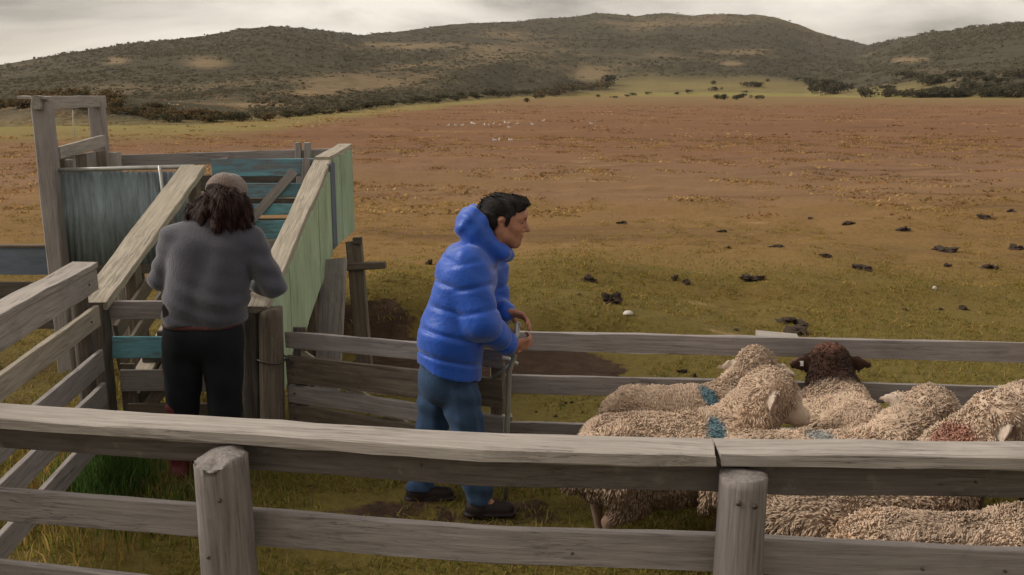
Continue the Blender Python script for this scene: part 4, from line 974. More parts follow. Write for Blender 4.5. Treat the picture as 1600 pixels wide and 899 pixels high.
def frame(fwd, up):
    f = unit(fwd); s = unit(np.cross(up, f)); u = np.cross(f, s); return f, s, u      # forward, left, up
def head_prims(S, c, f, l, u, sc=1.0):
    p = lambda a, b, d: np.array(c)+(a*f+b*l+d*u)*sc
    S.cap(p(-.030,0,.030), p(.022,0,.034), .080*sc, .076*sc, .03, (l, .93))
    S.cap(p(.035,0,.01), p(.042,0,-.045), .062*sc, .050*sc, .03, (l, .98))
    S.cap(p(.045,0,-.06), p(.070,0,-.094), .042*sc, .029*sc, .025)
    S.cap(p(.080,-.02,.052), p(.080,.02,.052), .022*sc, .022*sc, .03)
    for q in (-1, 1):
        S.cap(p(-.012,q*.052,-.045), p(.058,q*.016,-.092), .024*sc, .022*sc, .025)
        S.cap(p(.062,q*.040,-.018), p(.066,q*.036,-.024), .024*sc, .022*sc, .02)
        S.cap(p(.086,q*.014,.033), p(.070,q*.050,.031), .013*sc, .012*sc, .012)
        S.sub(p(.104,q*.032,.012), p(.104,q*.034,.012), .019*sc, None, .012)
        S.cap(p(.082,q*.032,.017), p(.078,q*.040,.015), .008*sc, .007*sc, .006)
        S.cap(p(-.010,q*.074,-.025), p(-.016,q*.080,.014), .011*sc, .017*sc, .01, (unit(l*1.0+f*.3), .5))
        S.sub(p(-.008,q*.088,.002), p(-.010,q*.088,-.008), .008*sc, None, .006)
        S.cap(p(.100,q*.010,-.030), p(.098,q*.011,-.032), .009*sc, .008*sc, .006)
    S.cap(p(.088,0,.024), p(.119,0,-.020), .011*sc, .0150*sc, .010)
    S.cap(p(.094,-.016,-.051), p(.094,.016,-.051), .010*sc, .010*sc, .007); S.cap(p(.091,-.014,-.066), p(.091,.014,-.066), .010*sc, .010*sc, .007)
    S.sub(p(.111,-.024,-.0585), p(.111,.024,-.0585), .006*sc, None, .004)
def hand_prims(S, w, fwd, pn, curl=0.9, tq=1, sc=1.0, spread=0.10):
    """w wrist, fwd along the palm, pn = the way the palm faces, tq = side of the thumb (+1: along pn x fwd)"""
    f = unit(fwd); n = unit(np.array(pn)-f*np.dot(pn, f)); l = np.cross(n, f)*tq
    p = lambda a, b, d: np.array(w)+(a*f+b*l+d*n)*sc
    S.cap(p(-.03,0,0), p(.015,0,0), .025*sc, .024*sc, .012, (n, .8))
    for b in (.026, .009, -.009, -.026): S.cap(p(.012,b*.65,0), p(.085,b,0), .0145*sc, .0115*sc, .008)
    lens = ((.026,(.040,.025,.020)),(.009,(.045,.029,.022)),(-.009,(.042,.027,.021)),(-.026,(.033,.021,.018)))
    for i, (b, ls) in enumerate(lens):
        q = p(.086, b, .002); d = unit(f+l*b*spread*40*.1); a = curl*(.55+.08*i)
        for k, L in enumerate(ls):
            ax = np.cos(a)*d+np.sin(a)*n; e = q+ax*L*sc
            S.cap(q, e, (.0092-.0008*k)*sc, (.0086-.0012*k)*sc, .003); q = e; a += curl*(.75 if k == 0 else .5)
    q = p(.020, .028, .006)
    for k, (L, dv) in enumerate(((.042, f*.55+l*.75+n*.25), (.032, f*.8+l*.25+n*.45*curl), (.026, f*.75-l*.05+n*.7*curl))):
        e = q+unit(dv)*L*sc; S.cap(q, e, (.0135-.002*k)*sc, (.0115-.002*k)*sc, .006); q = e
def pieces(root, items):
    out = []
    for (name, S, h, mat, rl) in items:
        V, Q = S.mesh(h)
        if rl: V = relax(V, Q, rl, .5)
        out.append(link(name, mesh_np(name, V, Q, mat, True), root))
    return out
A3 = lambda v: np.array(v, float)

def hair_part(root, G, h, mat, n_, L, W, flow, jit, keep, wav):
    V, Q = G.mesh(h); N, fn = vnormals(V, Q); area = np.linalg.norm(fn, axis=1); wgt = area*keep(V[Q].mean(1))
    r_ = np.random.default_rng(n_); ids = r_.choice(len(Q), n_, p=wgt/wgt.sum()); P = V[Q[ids]].mean(1)+r_.normal(0, h*.4, (n_, 3))
    n = fn[ids]/np.maximum(area[ids], 1e-12)[:, None]
    g = flow(P, n); g = g-n*(g*n).sum(1, keepdims=True); g /= np.maximum(np.linalg.norm(g, axis=1, keepdims=True), 1e-6)
    wv = np.stack([vn3(P[:, 0]*30+k*7, P[:, 1]*30, P[:, 2]*30) for k in range(3)], 1)
    d = g+wv*.7*wav+r_.normal(0, jit, (n_, 3)); d /= np.linalg.norm(d, axis=1, keepdims=True); sd_ = np.cross(d, n); sd_ /= np.maximum(np.linalg.norm(sd_, axis=1, keepdims=True), 1e-6)
    ll = (L*(.6+.8*r_.random(n_)))[:, None]; w = (W*(.7+.6*r_.random(n_)))[:, None]
    a = P-n*.002-d*ll*.3; b = P+n*.004+d*ll*.25+wv*.01*wav; c = P+n*.001+d*ll*.7+wv*.02*wav
    S = np.stack([a-sd_*w, a+sd_*w, b-sd_*w+n*.0, b+sd_*w, c], 1).astype(np.float32); i = (np.arange(n_)*5)[:, None]+len(V)
    Vt = np.concatenate([V, S.reshape(-1, 3)])
    return link('hair', mesh_np('hair', Vt, [np.concatenate([Q, i+np.array([[0, 1, 3, 2]])]), i+np.array([[2, 3, 4]])], mat, True), root)
# --- person in the blue jacket
def blue_jacket():
    root = empty('person', (-0.33, 4.85, 0), 'black haired person in blue quilted jacket and jeans, leaning forward over a pole', 'person')
    X = lambda px, py, Y: A3(at(px, py, Y))
    Ym = 4.85
    pel = X(697,588,Ym); wai = X(704,520,Ym); che = X(732,432,Ym); nek = X(772,383,Ym); hed = X(788,346,Ym)
    shR, shL = X(737,408,Ym-.17), X(768,408,Ym+.17)
    elR, elL = X(752,503,Ym-.215), X(770,490,Ym+.20)
    wrR, wrL = X(797,541,Ym-.075), X(789,486,Ym+.02)
    hipR, hipL = X(712,592,Ym-.085), X(688,592,Ym+.085)
    knR, knL = X(733,680,Ym-.10), X(672,682,Ym+.11)
    anR, anL = X(748,773,Ym-.10), X(655,765,Ym+.10)
    f, l, u = frame((1, -.03, -.17), (0.15, 0, 1))
    # body
    B = SDF()
    for q, hp, kn, an in ((-1,hipR,knR,anR),(1,hipL,knL,anL)):
        B.cap(hp, kn, .065, .045, .04); B.cap(kn, an, .045, .030, .02); B.cap(an, A3((an[0]+.09,an[1],.045)), .028, .022, .02)
    B.cap(pel+A3((.01,-.05,.03)), pel+A3((.01,.05,.03)), .08, .08, .04); B.cap(pel+A3((0,0,.05)), wai, .09, .09, .04); B.cap(wai, che, .09, .10, .04)
    B.cap(che+A3((.0,-.08,.03)), che+A3((.0,.08,.03)), .075, .075, .04)
    for sh, el, wr in ((shR,elR,wrR),(shL,elL,wrL)):
        B.cap(che+A3((.02,0,.06)), sh, .08, .055, .04); B.cap(sh, el, .05, .038, .03); B.cap(el, wr, .038, .026, .02)
    B.cap(che+A3((.02,0,.08)), nek, .07, .058, .04); B.cap(nek, hed-.045*u-.012*f, .056, .056, .03)
    head_prims(B, hed, f, l, u, 1.04)
    hand_prims(B, wrR+A3((.012,.01,.005)), A3((.75,.32,-.02)), A3((-.15,.75,.30)), 1.05, tq=1, sc=.98)
    hand_prims(B, wrL+A3((.012,-.01,0)), A3((.90,-.18,-.22)), A3((-.10,-.55,-.75)), .75, tq=-1, sc=.98)
    # jacket
    J = SDF()
    tax = unit(che-pel); 
    def quilt(amp, lam, ph=0.0):
        def m(T, x, y, z):
            s = ((x-pel[0])*tax[0]+(z-pel[2])*tax[2]-0.10*np.abs(y-Ym))/lam+ph
            return amp*(np.exp(-(np.sin(np.pi*s)/.30)**2)-.35)+0.006*np.sin(x*21+y*17+z*9)*np.sin(z*15-x*14+y*11)
        return m
    def aq(amp, n, ph=0):
        return lambda T, x, y, z: amp*(np.exp(-(np.sin(np.pi*(T*n+ph))/.32)**2)-.35)+0.005*np.sin(x*27+z*21)*np.sin(z*19+y*31)
    hem = pel+tax*-.02
    for q in (-1, 1):
        J.cap(hem+A3((.012,q*.075,-.10)), wai+A3((.01,q*.08,0)), .166, .163, .05, None, quilt(.012, .125))
        J.cap(wai+A3((.01,q*.08,0)), che+A3((-.005,q*.08,.0)), .163, .150, .05, None, quilt(.012, .125))
    J.cap(che+A3((-.02,-.08,.02)), che+A3((-.01,.08,.02)), .125, .125, .06, None, quilt(.012, .125))
    J.cap(che+A3((.01,0,.06)), nek+A3((-.03,0,-.015)), .13, .085, .05)
    for sh, el, wr, nn in ((shR,elR,wrR,1),(shL,elL,wrL,1)):
        J.cap(sh+A3((-.012,0,-.01)), el, .096, .088, .045, None, aq(.011, 2.4)); J.cap(el, wr-(wr-el)*.10, .088, .057, .03, None, aq(.011, 2.1, .2))
    hd = X(737,352,Ym)
    J.cap(hd+A3((.0,-.06,.012)), hd+A3((.0,.06,.012)), .082, .082, .05, None, lambda T, x, y, z: .010*np.sin(x*60+y*25)*np.sin(z*48+y*20))
    J.cap(hd+A3((.03,-.06,-.035)), hd+A3((.03,.06,-.035)), .066, .066, .05, None, lambda T, x, y, z: .008*np.sin(x*45+y*25)*np.sin(z*40+y*20))
    J.cap(hd+A3((.02,-.085,-.035)), nek+A3((.045,-.06,-.03)), .052, .034, .03); J.cap(hd+A3((.02,.085,-.035)), nek+A3((.045,.06,-.03)), .052, .034, .03)
    J.cap(nek+A3((.045,-.05,-.03)), nek+A3((.066,0,-.05)), .036, .032, .03); J.cap(nek+A3((.045,.05,-.03)), nek+A3((.066,0,-.05)), .036, .032, .03)
    hz = X(694,568,Ym)
    J.cut(lambda x, y, z: -((x-hz[0])*(.30)+(z-hz[2])*.955+0.006*np.sin(y*40)))
    J.sub(nek+A3((.02,0,.05)), nek+A3((-.005,0,.0)), .062, .058, .015)
    # cuffs, jeans, shoes
    C = SDF()
    for el, wr in ((elR,wrR),(elL,wrL)): C.cap(wr-unit(wr-el)*.05, wr-unit(wr-el)*.002, .047, .041, .012, None, lambda T, x, y, z: .003*np.sin(T*14))
    D = SDF()
    wr_ = lambda T, x, y, z: .010*np.sin(z*30+x*40+y*32)*np.sin(x*33-z*21+y*25)+.003*np.sin(z*60+y*60+x*30)*np.sin(y*40-z*20)
    D.cap(pel+A3((0,-.065,.05)), pel+A3((0,.065,.05)), .130, .130, .05); D.cap(pel+A3((-.015,-.055,-.02)), pel+A3((-.015,.055,-.02)), .122, .122, .05)
    for hp, kn, an in ((hipR,knR,anR),(hipL,knL,anL)):
        D.cap(hp, kn, .112, .083, .03, None, wr_); D.cap(kn, an+A3((0,0,.0)), .083, .072, .025, None, wr_)
    D.cut(lambda x, y, z: -(z-.075+.25*(x+.2)*0))
    H = SDF()
    for an in (anR, anL):
        H.cap(A3((an[0]-.03,an[1],.045)), A3((an[0]+.15,an[1]+.0,.040)), .045, .038, .02, ((0,1,0), .95)); H.cap(A3((an[0],an[1],.09)), A3((an[0],an[1],.05)), .045, .048, .02)
        H.cap(A3((an[0]-.04,an[1],.016)), A3((an[0]+.16,an[1],.016)), .046, .042, .005, ((0,0,1), .35))
    # hair
    G = SDF(); p = lambda a, b, d: hed+(a*f+b*l+d*u)*1.04
    st = lambda T, x, y, z: .004*np.sin((x-z*.3)*90+y*160)*1.0+.005*np.sin(x*50+y*70+z*30)
    G.cap(p(-.038,0,.034), p(.026,0,.052), .092, .080, .02, (l, .93), st); G.cap(p(.02,0,.088), p(.072,0,.094), .030, .019, .03, (l, 1.9), st)
    G.cap(p(.07,.0,.096), p(.108,0,.094), .016, .005, .02, (l, 1.6), st)
    G.cap(p(-.06,0,-.02), p(-.058,0,-.065), .070, .048, .03, (l, .9), st)
    for q in (-1, 1): G.cap(p(.016,q*.066,.03), p(.014,q*.068,-.012), .018, .007, .012)
    for q in (-1, 1): G.cap(p(.094,q*.022,.040), p(.076,q*.052,.039), .0065, .004, .004)
    def hl(x, y, z):
        a = (x-hed[0])*f[0]+(y-hed[1])*f[1]+(z-hed[2])*f[2]; d = (x-hed[0])*u[0]+(y-hed[1])*u[1]+(z-hed[2])*u[2]
        t_ = np.abs((x-hed[0])*l[0]+(y-hed[1])*l[1]+(z-hed[2])*l[2])
        keep = np.minimum(d-(.034+.0*a), .2)                       # above the brow band
        side = np.maximum(np.minimum(.020-a, d+.085), -1)          # behind the temple
        tri = np.maximum(np.minimum(keep, (d-.034)-(a-.030)*.85), np.minimum(side, d+.09))
        ear = np.minimum(np.minimum(a+.034, .010-a), np.minimum(.030-d, t_-.05))
        burn = np.minimum(np.minimum(.030-a, a-.006), d+.018)
        brow = np.minimum(np.minimum(a-.060, .047-d), np.minimum(d-.030, .066-t_))
        return -np.maximum(np.maximum(np.maximum(np.minimum(tri, -ear), burn), brow), -1)
    G.cut(hl)
    jaw = hed+(.058*f-.085*u)*1.04
    pieces(root, [('body',B,.0052,skin_mat(jaw),0),('jacket',J,.0065,M_JACKET,0),('cuffs',C,.006,M_CUFF,0),('jeans',D,.0085,M_JEANS,1),('shoes',H,.007,M_SHOE,0)])
    hair_part(root, G, .0052, M_HAIR, 5200, .030, .0022, lambda P, n: -f*.75+.35*u-l*0+.5*(np.sign((P-hed)@l)*.3)[:, None]*l, .08, lambda P: ((((P-hed)@u) > .050) | (((P-hed)@f) < .0)), .35)
    for q in (-1, 1): ball('eye', hed+(.083*f+q*.032*l+.0115*u)*1.04, .0098, M_EYE, root, Matrix.Identity(4))
blue_jacket()

# --- person in the grey sweater, back to the camera
def grey_sweater():
    root = empty('person', (-1.75, 5.3, 0), 'person seen from behind in grey sweater, long dark red hair under a taupe cap', 'person')
    X = lambda px, py, Y: A3(at(px, py, Y)); Ym = 5.22
    pel = X(318,528,Ym); wai = X(322,470,Ym); che = X(332,400,Ym+.04); nek = X(342,345,Ym+.07); hed = X(355,313,Ym+.15)
    shL, shR = X(274,376,Ym+.05), X(391,378,Ym+.05)
    elL, elR = X(253,436,Ym+.06), X(427,446,Ym+.02)
    wrL, wrR = X(292,462,Ym+.28), X(398,446,Ym+.27)
    hipL, hipR = X(288,545,Ym), X(347,545,Ym)
    knL, knR = X(285,635,Ym+.03), X(352,640,Ym-.02)
    anL, anR = X(282,722,Ym), X(350,728,Ym-.03)
    f, l, u = frame((.25, 1, -.48), (.12, .38, 1))
    M_POUCH = M_SHOE
    B = SDF()
    for hp, kn, an in ((hipL,knL,anL),(hipR,knR,anR)):
        B.cap(hp, kn, .07, .048, .04); B.cap(kn, an, .048, .034, .02); B.cap(an, A3((an[0],an[1]+.09,.045)), .03, .022, .02)
    B.cap(pel+A3((-.07,0,0)), pel+A3((.07,0,0)), .09, .09, .04); B.cap(pel, wai, .10, .09, .04); B.cap(wai, che, .09, .09, .04)
    B.cap(che+A3((-.09,.02,.02)), che+A3((.09,.02,.02)), .075, .075, .04)
    for sh, el, wr in ((shR,elR,wrR),(shL,elL,wrL)):
        B.cap(che+A3((0,.02,.06)), sh, .065, .045, .03); B.cap(sh, el, .048, .038, .03); B.cap(el, wr, .038, .026, .02)
    B.cap(che+A3((.01,0,.06)), nek, .07, .055, .04); B.cap(nek, hed-.04*u-.01*f, .052, .052, .03)
    head_prims(B, hed, f, l, u, 1.0)
    hand_prims(B, wrR, A3((-.25,.8,.05)), A3((.1,.1,-1)), .55, tq=-1, sc=.95); hand_prims(B, wrL, A3((.5,.7,-.05)), A3((.1,.1,-1)), .6, tq=1, sc=.95)
    S = SDF()
    fold = lambda T, x, y, z: 0.009*np.sin(z*62+x*9+2.4*np.sin(x*7))*np.clip((1.28-z)*3.2, .1, 1)+.003*np.sin(x*26+z*14)*np.sin(z*11+y*20)
    for q in (-1, 1):
        S.cap(pel+A3((q*.075,0,.05)), wai+A3((q*.078,0,0)), .156, .144, .05, None, fold)
        S.cap(wai+A3((q*.078,0,0)), che+A3((q*.095,.0,.02)), .144, .142, .05, None, fold)
    S.cap(che+A3((-.10,.02,.04)), che+A3((.10,.02,.04)), .108, .108, .06, None, fold); S.cap(che+A3((0,.02,.08)), nek+A3((0,.0,.0)), .125, .078, .07)
    for sh in (shL, shR): S.cap(nek+A3((0,.01,-.03)), sh+A3((0,0,.005)), .085, .080, .05)
    af = lambda T, x, y, z: .006*np.sin(z*60+x*20)
    for sh, el, wr in ((shR,elR,wrR),(shL,elL,wrL)):
        S.cap(sh, el, .083, .068, .04, None, af); S.cap(el, wr-(wr-el)*.12, .068, .047, .03, None, af)
    hz = X(318,504,Ym)
    S.cut(lambda x, y, z: -(z-hz[2]+.010*np.sin(x*22)-.03*(x-hz[0])*-.3))
    S.sub(nek+A3((0,.02,.06)), nek+A3((0,.01,.02)), .06, .055, .01)
    T_ = SDF()
    for q in (-1, 1): T_.cap(pel+A3((q*.07,0,.06)), pel+A3((q*.07,0,.0)), .152, .150, .04)
    T_.cut(lambda x, y, z: np.maximum(z-(hz[2]+.015), -(z-hz[2]+.012)))
    D = SDF(); wr_ = lambda T, x, y, z: .004*np.sin(z*24+x*40)*np.sin(x*33-z*13+y*20)
    D.cap(pel+A3((-.075,0,.0)), pel+A3((.075,0,.0)), .140, .140, .05); D.cap(pel+A3((-.07,0,.05)), pel+A3((.07,0,.05)), .138, .138, .05)
    for hp, kn, an in ((hipL,knL,anL),(hipR,knR,anR)):
        D.cap(hp, kn, .122, .090, .03, None, wr_); D.cap(kn, an, .090, .080, .025, None, wr_)
    zt = X(270,646,Ym)[2]
    D.cut(lambda x, y, z: np.maximum(z-(hz[2]+.005), -(z-np.where(x < (anL[0]+anR[0])/2, zt-.05, .12))))
    H = SDF()
    for an, top in ((anL, zt+.03), (anR, .20)):
        H.cap(A3((an[0],an[1],top)), A3((an[0],an[1],.09)), .066, .055, .02); H.cap(A3((an[0],an[1]-.03,.05)), A3((an[0],an[1]+.15,.043)), .052, .042, .025)
        H.cap(A3((an[0],an[1]-.04,.016)), A3((an[0],an[1]+.16,.016)), .05, .045, .005, ((0,0,1), .35))
    p = lambda a, b, d: hed+(a*f+b*l+d*u)
    G = SDF(); st = lambda T, x, y, z: .010*np.sin(x*75+1.5*np.sin(z*22)+y*30)+.006*np.sin(x*150+z*35+y*90)
    G.cap(p(-.03,0,.015), p(-.05,0,-.05), .090, .080, .03, None, st)
    for (px0, py0, px1, py1, r0, r1, dy) in ((340,320,316,332,.072,.048,.0),(320,330,298,333,.048,.020,.0),(350,322,345,342,.090,.062,-.05),(370,316,383,338,.058,.034,-.01),(378,328,386,346,.036,.016,-.02),(332,326,322,342,.058,.030,-.04),(362,328,370,344,.052,.030,-.04)):
        G.cap(X(px0,py0,Ym+.07+dy), X(px1,py1,Ym+.05+dy), r0, r1, .035, None, st)
    G.cut(lambda x, y, z: ((x-hed[0])*f[0]+(y-hed[1])*f[1]+(z-hed[2])*f[2])-.03)
    K = SDF(); K.cap(p(-.045,0,.034), p(.012,0,.058), .106, .100, .02, (l, .95), lambda T, x, y, z: .0022*np.sin(np.arctan2(y-hed[1], x-hed[0])*46))
    K.cut(lambda x, y, z: -((x-hed[0])*u[0]+(y-hed[1])*u[1]+(z-hed[2])*u[2]+.30*((x-hed[0])*f[0]+(y-hed[1])*f[1]+(z-hed[2])*f[2])+.002))
    U = SDF(); q0 = X(263,480,Ym-.10); U.cap(q0, X(267,500,Ym-.10), .036, .042, .02, ((0,1,0), .6))
    pieces(root, [('body',B,.0065,M_SKIN,0),('sweater',S,.0085,M_SWEATER,1),('shirt_hem',T_,.008,M_SHIRT,0),('trousers',D,.0095,M_DARKP,1),('boots',H,.008,M_BOOT,0),('knit_cap',K,.006,M_CAP,0),('pouch',U,.007,M_POUCH,0)])
    hair_part(root, G, .0065, M_HAIR2, 9500, .085, .0023, lambda P, n: A3((0, -.12, -1))+((P-hed)@A3((1, 0, 0)))[:, None]*A3((2.0, 0, 0)), .07, lambda P: ((P-hed)@u+.30*((P-hed)@f)) < -.005, .6)
    for q in (-1, 1): ball('eye', p(.080, q*.032, .0115), .0098, M_EYE, root, Matrix.Identity(4))
grey_sweater()

# ------------------------------------------------------------------ shrubs
def shrub_mesh(name, seed, n=260, pal=((.05,.05,.028),(.075,.065,.035),(.035,.036,.022),(.10,.08,.045)), flat=0.75, twig=True):
    r_ = np.random.default_rng(seed); lobes = 5+seed % 4
    C = np.stack([r_.normal(0, .36, lobes), r_.normal(0, .30, lobes), .30+.30*r_.random(lobes)], 1); Rr = .24+.20*r_.random(lobes)
    k = r_.integers(0, lobes, n); d = r_.normal(0, 1, (n, 3)); d /= np.linalg.norm(d, axis=1, keepdims=True)
    P = C[k]+d*Rr[k][:, None]*(.55+.5*r_.random((n, 1)))*np.array([1.1, 1.1, flat]); P[:, 2] = np.abs(P[:, 2])
    a = r_.normal(0, 1, (n, 3)); a /= np.linalg.norm(a, axis=1, keepdims=True); b = np.cross(a, d+.3*r_.normal(0, 1, (n, 3))); b /= np.maximum(np.linalg.norm(b, axis=1, keepdims=True), 1e-6)
    w = (.045+.06*r_.random((n, 1)))
    V = np.stack([P-a*w-b*w*.5, P+a*w-b*w*.6, P+a*w*.8+b*w*.5, P-a*w*.7+b*w*.7], 1).reshape(-1, 3)
    Q = (np.arange(n)*4)[:, None]+np.arange(4)[None]
    pal = np.array(pal); c = pal[r_.integers(0, len(pal), n)]*(.8+.45*r_.random((n, 1))); c = np.repeat(c, 4, 0)
    if twig:
        tv = []; tq = []; o = len(V)
        for i in range(9):
            p0 = np.array([r_.normal(0, .1), r_.normal(0, .1), -.06]); p1 = C[i % lobes]+r_.normal(0, .08, 3); sdv = np.array([.018, .012, 0])
            tv += [p0-sdv, p0+sdv, p1+sdv*.4, p1-sdv*.4]; tq.append([o+i*4+j for j in range(4)])
        V = np.concatenate([V, np.array(tv)]); Q = np.concatenate([Q, np.array(tq)]); c = np.concatenate([c, np.tile([[.06, .045, .035]], (36, 1))])
    return mesh_np(name, V, Q, M_LEAF, False, c)
BROWNP = ((.105,.068,.036),(.135,.085,.042),(.07,.05,.029),(.17,.125,.058),(.095,.085,.04))
sh_g = [shrub_mesh('shrub', 10+i) for i in range(5)]
sh_b = [shrub_mesh('shrub', 30+i, 300, BROWNP) for i in range(5)]
def px_ground(px, py):
    """where the line of sight through a pixel first meets the terrain"""
    d = ray(px, py); s = np.geomspace(5, 3000, 3000); zz = CAM_H+d[2]*s; g = gz(d[0]*s, d[1]*s)
    k = np.argmax(zz <= g) if (zz <= g).any() else -1
    return d[0]*s[k], d[1]*s[k], float(g[k])
def put_shrub(px, py, hpx, label, group, ms, wide=1.2):
    x, y, z = px_ground(px, py); r = math.hypot(x, y)
    h = hpx/1500*r
    o = bpy.data.objects.new('shrub', random.choice(ms)); COL.objects.link(o)
    o.location = (x, y, z-0.03*h); o.scale = (h*wide, h*wide, h*1.05); o.rotation_euler = (0, 0, random.random()*6.28)
    prop(o, label, 'shrub', group or None)
def zone(v, tab): return next(t for lim, t in tab if v < lim)
g1 = 'shrubs of the thicket below the left hillside'; l1 = 'rusty shrub in the left thicket'
for i in range(74):
    px = random.uniform(-20, 440); base = np.interp(px, [0, 60, 160, 240, 330, 440], [172, 170, 178, 190, 194, 190]); top = np.interp(px, [0, 60, 150, 200, 260, 330, 440], [160, 145, 140, 150, 168, 176, 181])
    z1_ = zone(px, ((48, 'left of the tall gate frame'), (100, 'seen through the left half of the tall gate frame'), (160, 'seen through the right half of the tall gate frame'), (240, 'just right of the tall gate frame'), (335, 'above the head of the ramp'), (999, 'at its right end')))
    put_shrub(px, random.uniform(top+8, base), random.uniform(9, 19), l1+', '+z1_, g1+' '+z1_, sh_b if random.random() < .72 else sh_g, 1.25)
g2 = 'dark shrubs along the foot of the middle slope'; l2 = 'dark shrub at the foot of the middle slope'
for i in range(58):
    px = 430+ (900-430)*i/57+random.uniform(-6, 6); base = np.interp(px, [430, 520, 640, 740, 850, 900], [186, 178, 163, 155, 146, 141])
    z2_ = zone(px, ((540, 'above the right wall of the ramp'), (700, 'left of the white birds'), (800, 'above the white birds'), (999, 'near the tan bank')))
    put_shrub(px, base-random.uniform(-1, 4), random.uniform(6, 12), l2+', '+z2_, g2+' '+z2_, sh_g, 1.7)
put_shrub(824,160,8,'lone dark shrub just below the shrub line, left of the green flat','',sh_g,1.1)
g3 = 'shrub clump at the left end of the green flat'; l3 = 'dark shrub in the clump beside the tan bank'
for (px, py, h) in ((845,152,14),(860,147,14),(878,144,13),(895,142,12),(912,141,12),(930,140,12),(945,139,13),(838,155,10),(868,150,10)): put_shrub(px, py, h, l3, g3, sh_b, 1.5)
put_shrub(950,134,20,'round olive shrub standing on the tan bank','',sh_g,1.0)
g4 = 'small shrubs on the green flat'; l4 = 'small dark shrub dotted on the green flat'
for (px, py, h) in ((1118,132,8),(1119,142,8),(1120,155,9),(1132,156,10),(1150,156,11),(1158,152,8),(1188,156,9),(1165,146,5),(1245,126,6),(1075,146,7),(1058,148,5),(990,150,6),(1010,148,5),(980,152,5),(935,152,5),(962,154,5),(1200,128,5)): put_shrub(px, py, h, l4, g4, sh_g, 1.2)
for (px, py, h) in ((1171,136,10),(1180,136,10),(1189,136,9)): put_shrub(px, py, h, 'shrub in the low dark row in the middle of the green flat', 'low dark row of shrubs on the green flat', sh_g, 1.5)
for (px, py, h) in ((1275,146,24),(1290,148,28),(1305,147,24),(1262,132,12)): put_shrub(px, py, h, 'big olive shrub in the tall clump at the right end of the green flat', 'tall shrub clump at the right end of the green flat', sh_g, 1.15)
put_shrub(1353,152,19,'rounded dark shrub alone between the tall clump and the right thicket','',sh_g,1.1)
g5 = 'shrubs of the right hand thicket'; l5 = 'olive shrub in the right thicket'
for i in range(64):
    px = 1380+ 235*random.random(); up_ = i % 2; z5_ = zone(px, ((1460, 'at its left end'), (1540, 'in its middle'), (1999, 'at the right edge of view')))+(', upper rows' if up_ else ', front row')
    put_shrub(px, random.uniform(118, 150) if up_ else 153-random.random()*3, random.uniform(9, 17), l5+' '+z5_, g5+' '+z5_, sh_g, 1.6)
# far hillside scrub: one uncountable mass
def hill_scrub(n=20000):
    az = rng.uniform(R(-31), R(31), n*3); e = edge_r(az); R1 = interp(RIDGE_R, az)
    t = rng.random(n*3)**1.1*1.02; r = e*(R1/e)**(t*.985+.012); x = r*np.sin(az); y = r*np.cos(az)
    m = tanmask(x, y); g = greenmask(x, y)
    k = (rng.random(n*3) > m*1.25-.1) & (rng.random(n*3) > g*1.6) & (fbm2(x*.02, y*.02, 3)+.6*fbm2(x*.006, y*.006, 2) > -.30+.5*(rng.random(n*3)-.5)) & ((az > R(-15)) | (r > 125+40*rng.random(n*3)))
    x, y, r = x[k][:n], y[k][:n], r[k][:n]; N_ = len(x); z = gz(x, y)
    h = np.clip((.7+1.5*rng.random(N_)**3)*np.clip(r/480, .45, 2.3), .45, 4.2); per = 8
    d = rng.normal(0, 1, (N_, per, 3)); d /= np.linalg.norm(d, axis=2, keepdims=True); d[..., 2] = np.abs(d[..., 2])
    P = np.stack([x, y, z+h*.02], -1)[:, None]+d*(h*.5)[:, None, None]*np.array([2.1, 2.1, .7])*(.5+.5*rng.random((N_, per, 1)))
    a = np.cross(d, rng.normal(0, 1, (N_, per, 3))); a /= np.linalg.norm(a, axis=2, keepdims=True); b = np.cross(d, a); w = (h*.20)[:, None, None]*(.6+.8*rng.random((N_, per, 1)))
    V = np.stack([P-a*w-b*w*.6, P+a*w*.9-b*w, P+a*w+b*w*.7, P-a*w*.8+b*w], 2).reshape(-1, 3)
    Q = (np.arange(N_*per)*4)[:, None]+np.arange(4)[None]
    pal = np.array([(.098,.088,.056),(.110,.095,.061),(.090,.084,.054),(.118,.098,.063),(.10,.084,.056)]); c = pal[rng.integers(0, 5, N_)]*(.85+.3*rng.random((N_, 1)))
    c = np.repeat(c, per, 0)*(.88+.24*rng.random((N_*per, 1))); c = np.repeat(c, 4, 0)
    prop(link('hillside_scrub', mesh_np('hillside_scrub', V, Q, M_LEAF, False, c)), 'grey green scrub covering the far hillsides', 'scrub', kind='stuff')
hill_scrub()

# ------------------------------------------------------------------ clods, stones, birds
def lump_mesh(name, seed, mat, rough=.35, nu=16, nv=9, spiky=0.0):
    r_ = np.random.default_rng(seed); V = []; F = []
    for i in range(nv+1):
        a = math.pi*i/nv
        for k in range(nu):
            b = 2*math.pi*k/nu; x, y, z = math.sin(a)*math.cos(b), math.sin(a)*math.sin(b), math.cos(a)
            q = 1+rough*2*float(vn3(x*1.7+seed*3.1, y*1.7+seed, z*1.7+5))+rough*1.4*float(vn3(x*4+seed, y*4, z*4+9))+spiky*max(0, float(vn3(x*6, y*6+seed, z*6)))
            V.append((x*q, y*q, z*q))
    for i in range(nv):
        for k in range(nu): F.append((i*nu+k, (i+1)*nu+k, (i+1)*nu+(k+1) % nu, i*nu+(k+1) % nu))
    return mesh_np(name, V, np.array(F), mat, False if spiky else True)
clod_m = [lump_mesh('peat_clod', 60+i, M_CLOD, .85, 22, 12, .9) for i in range(4)]
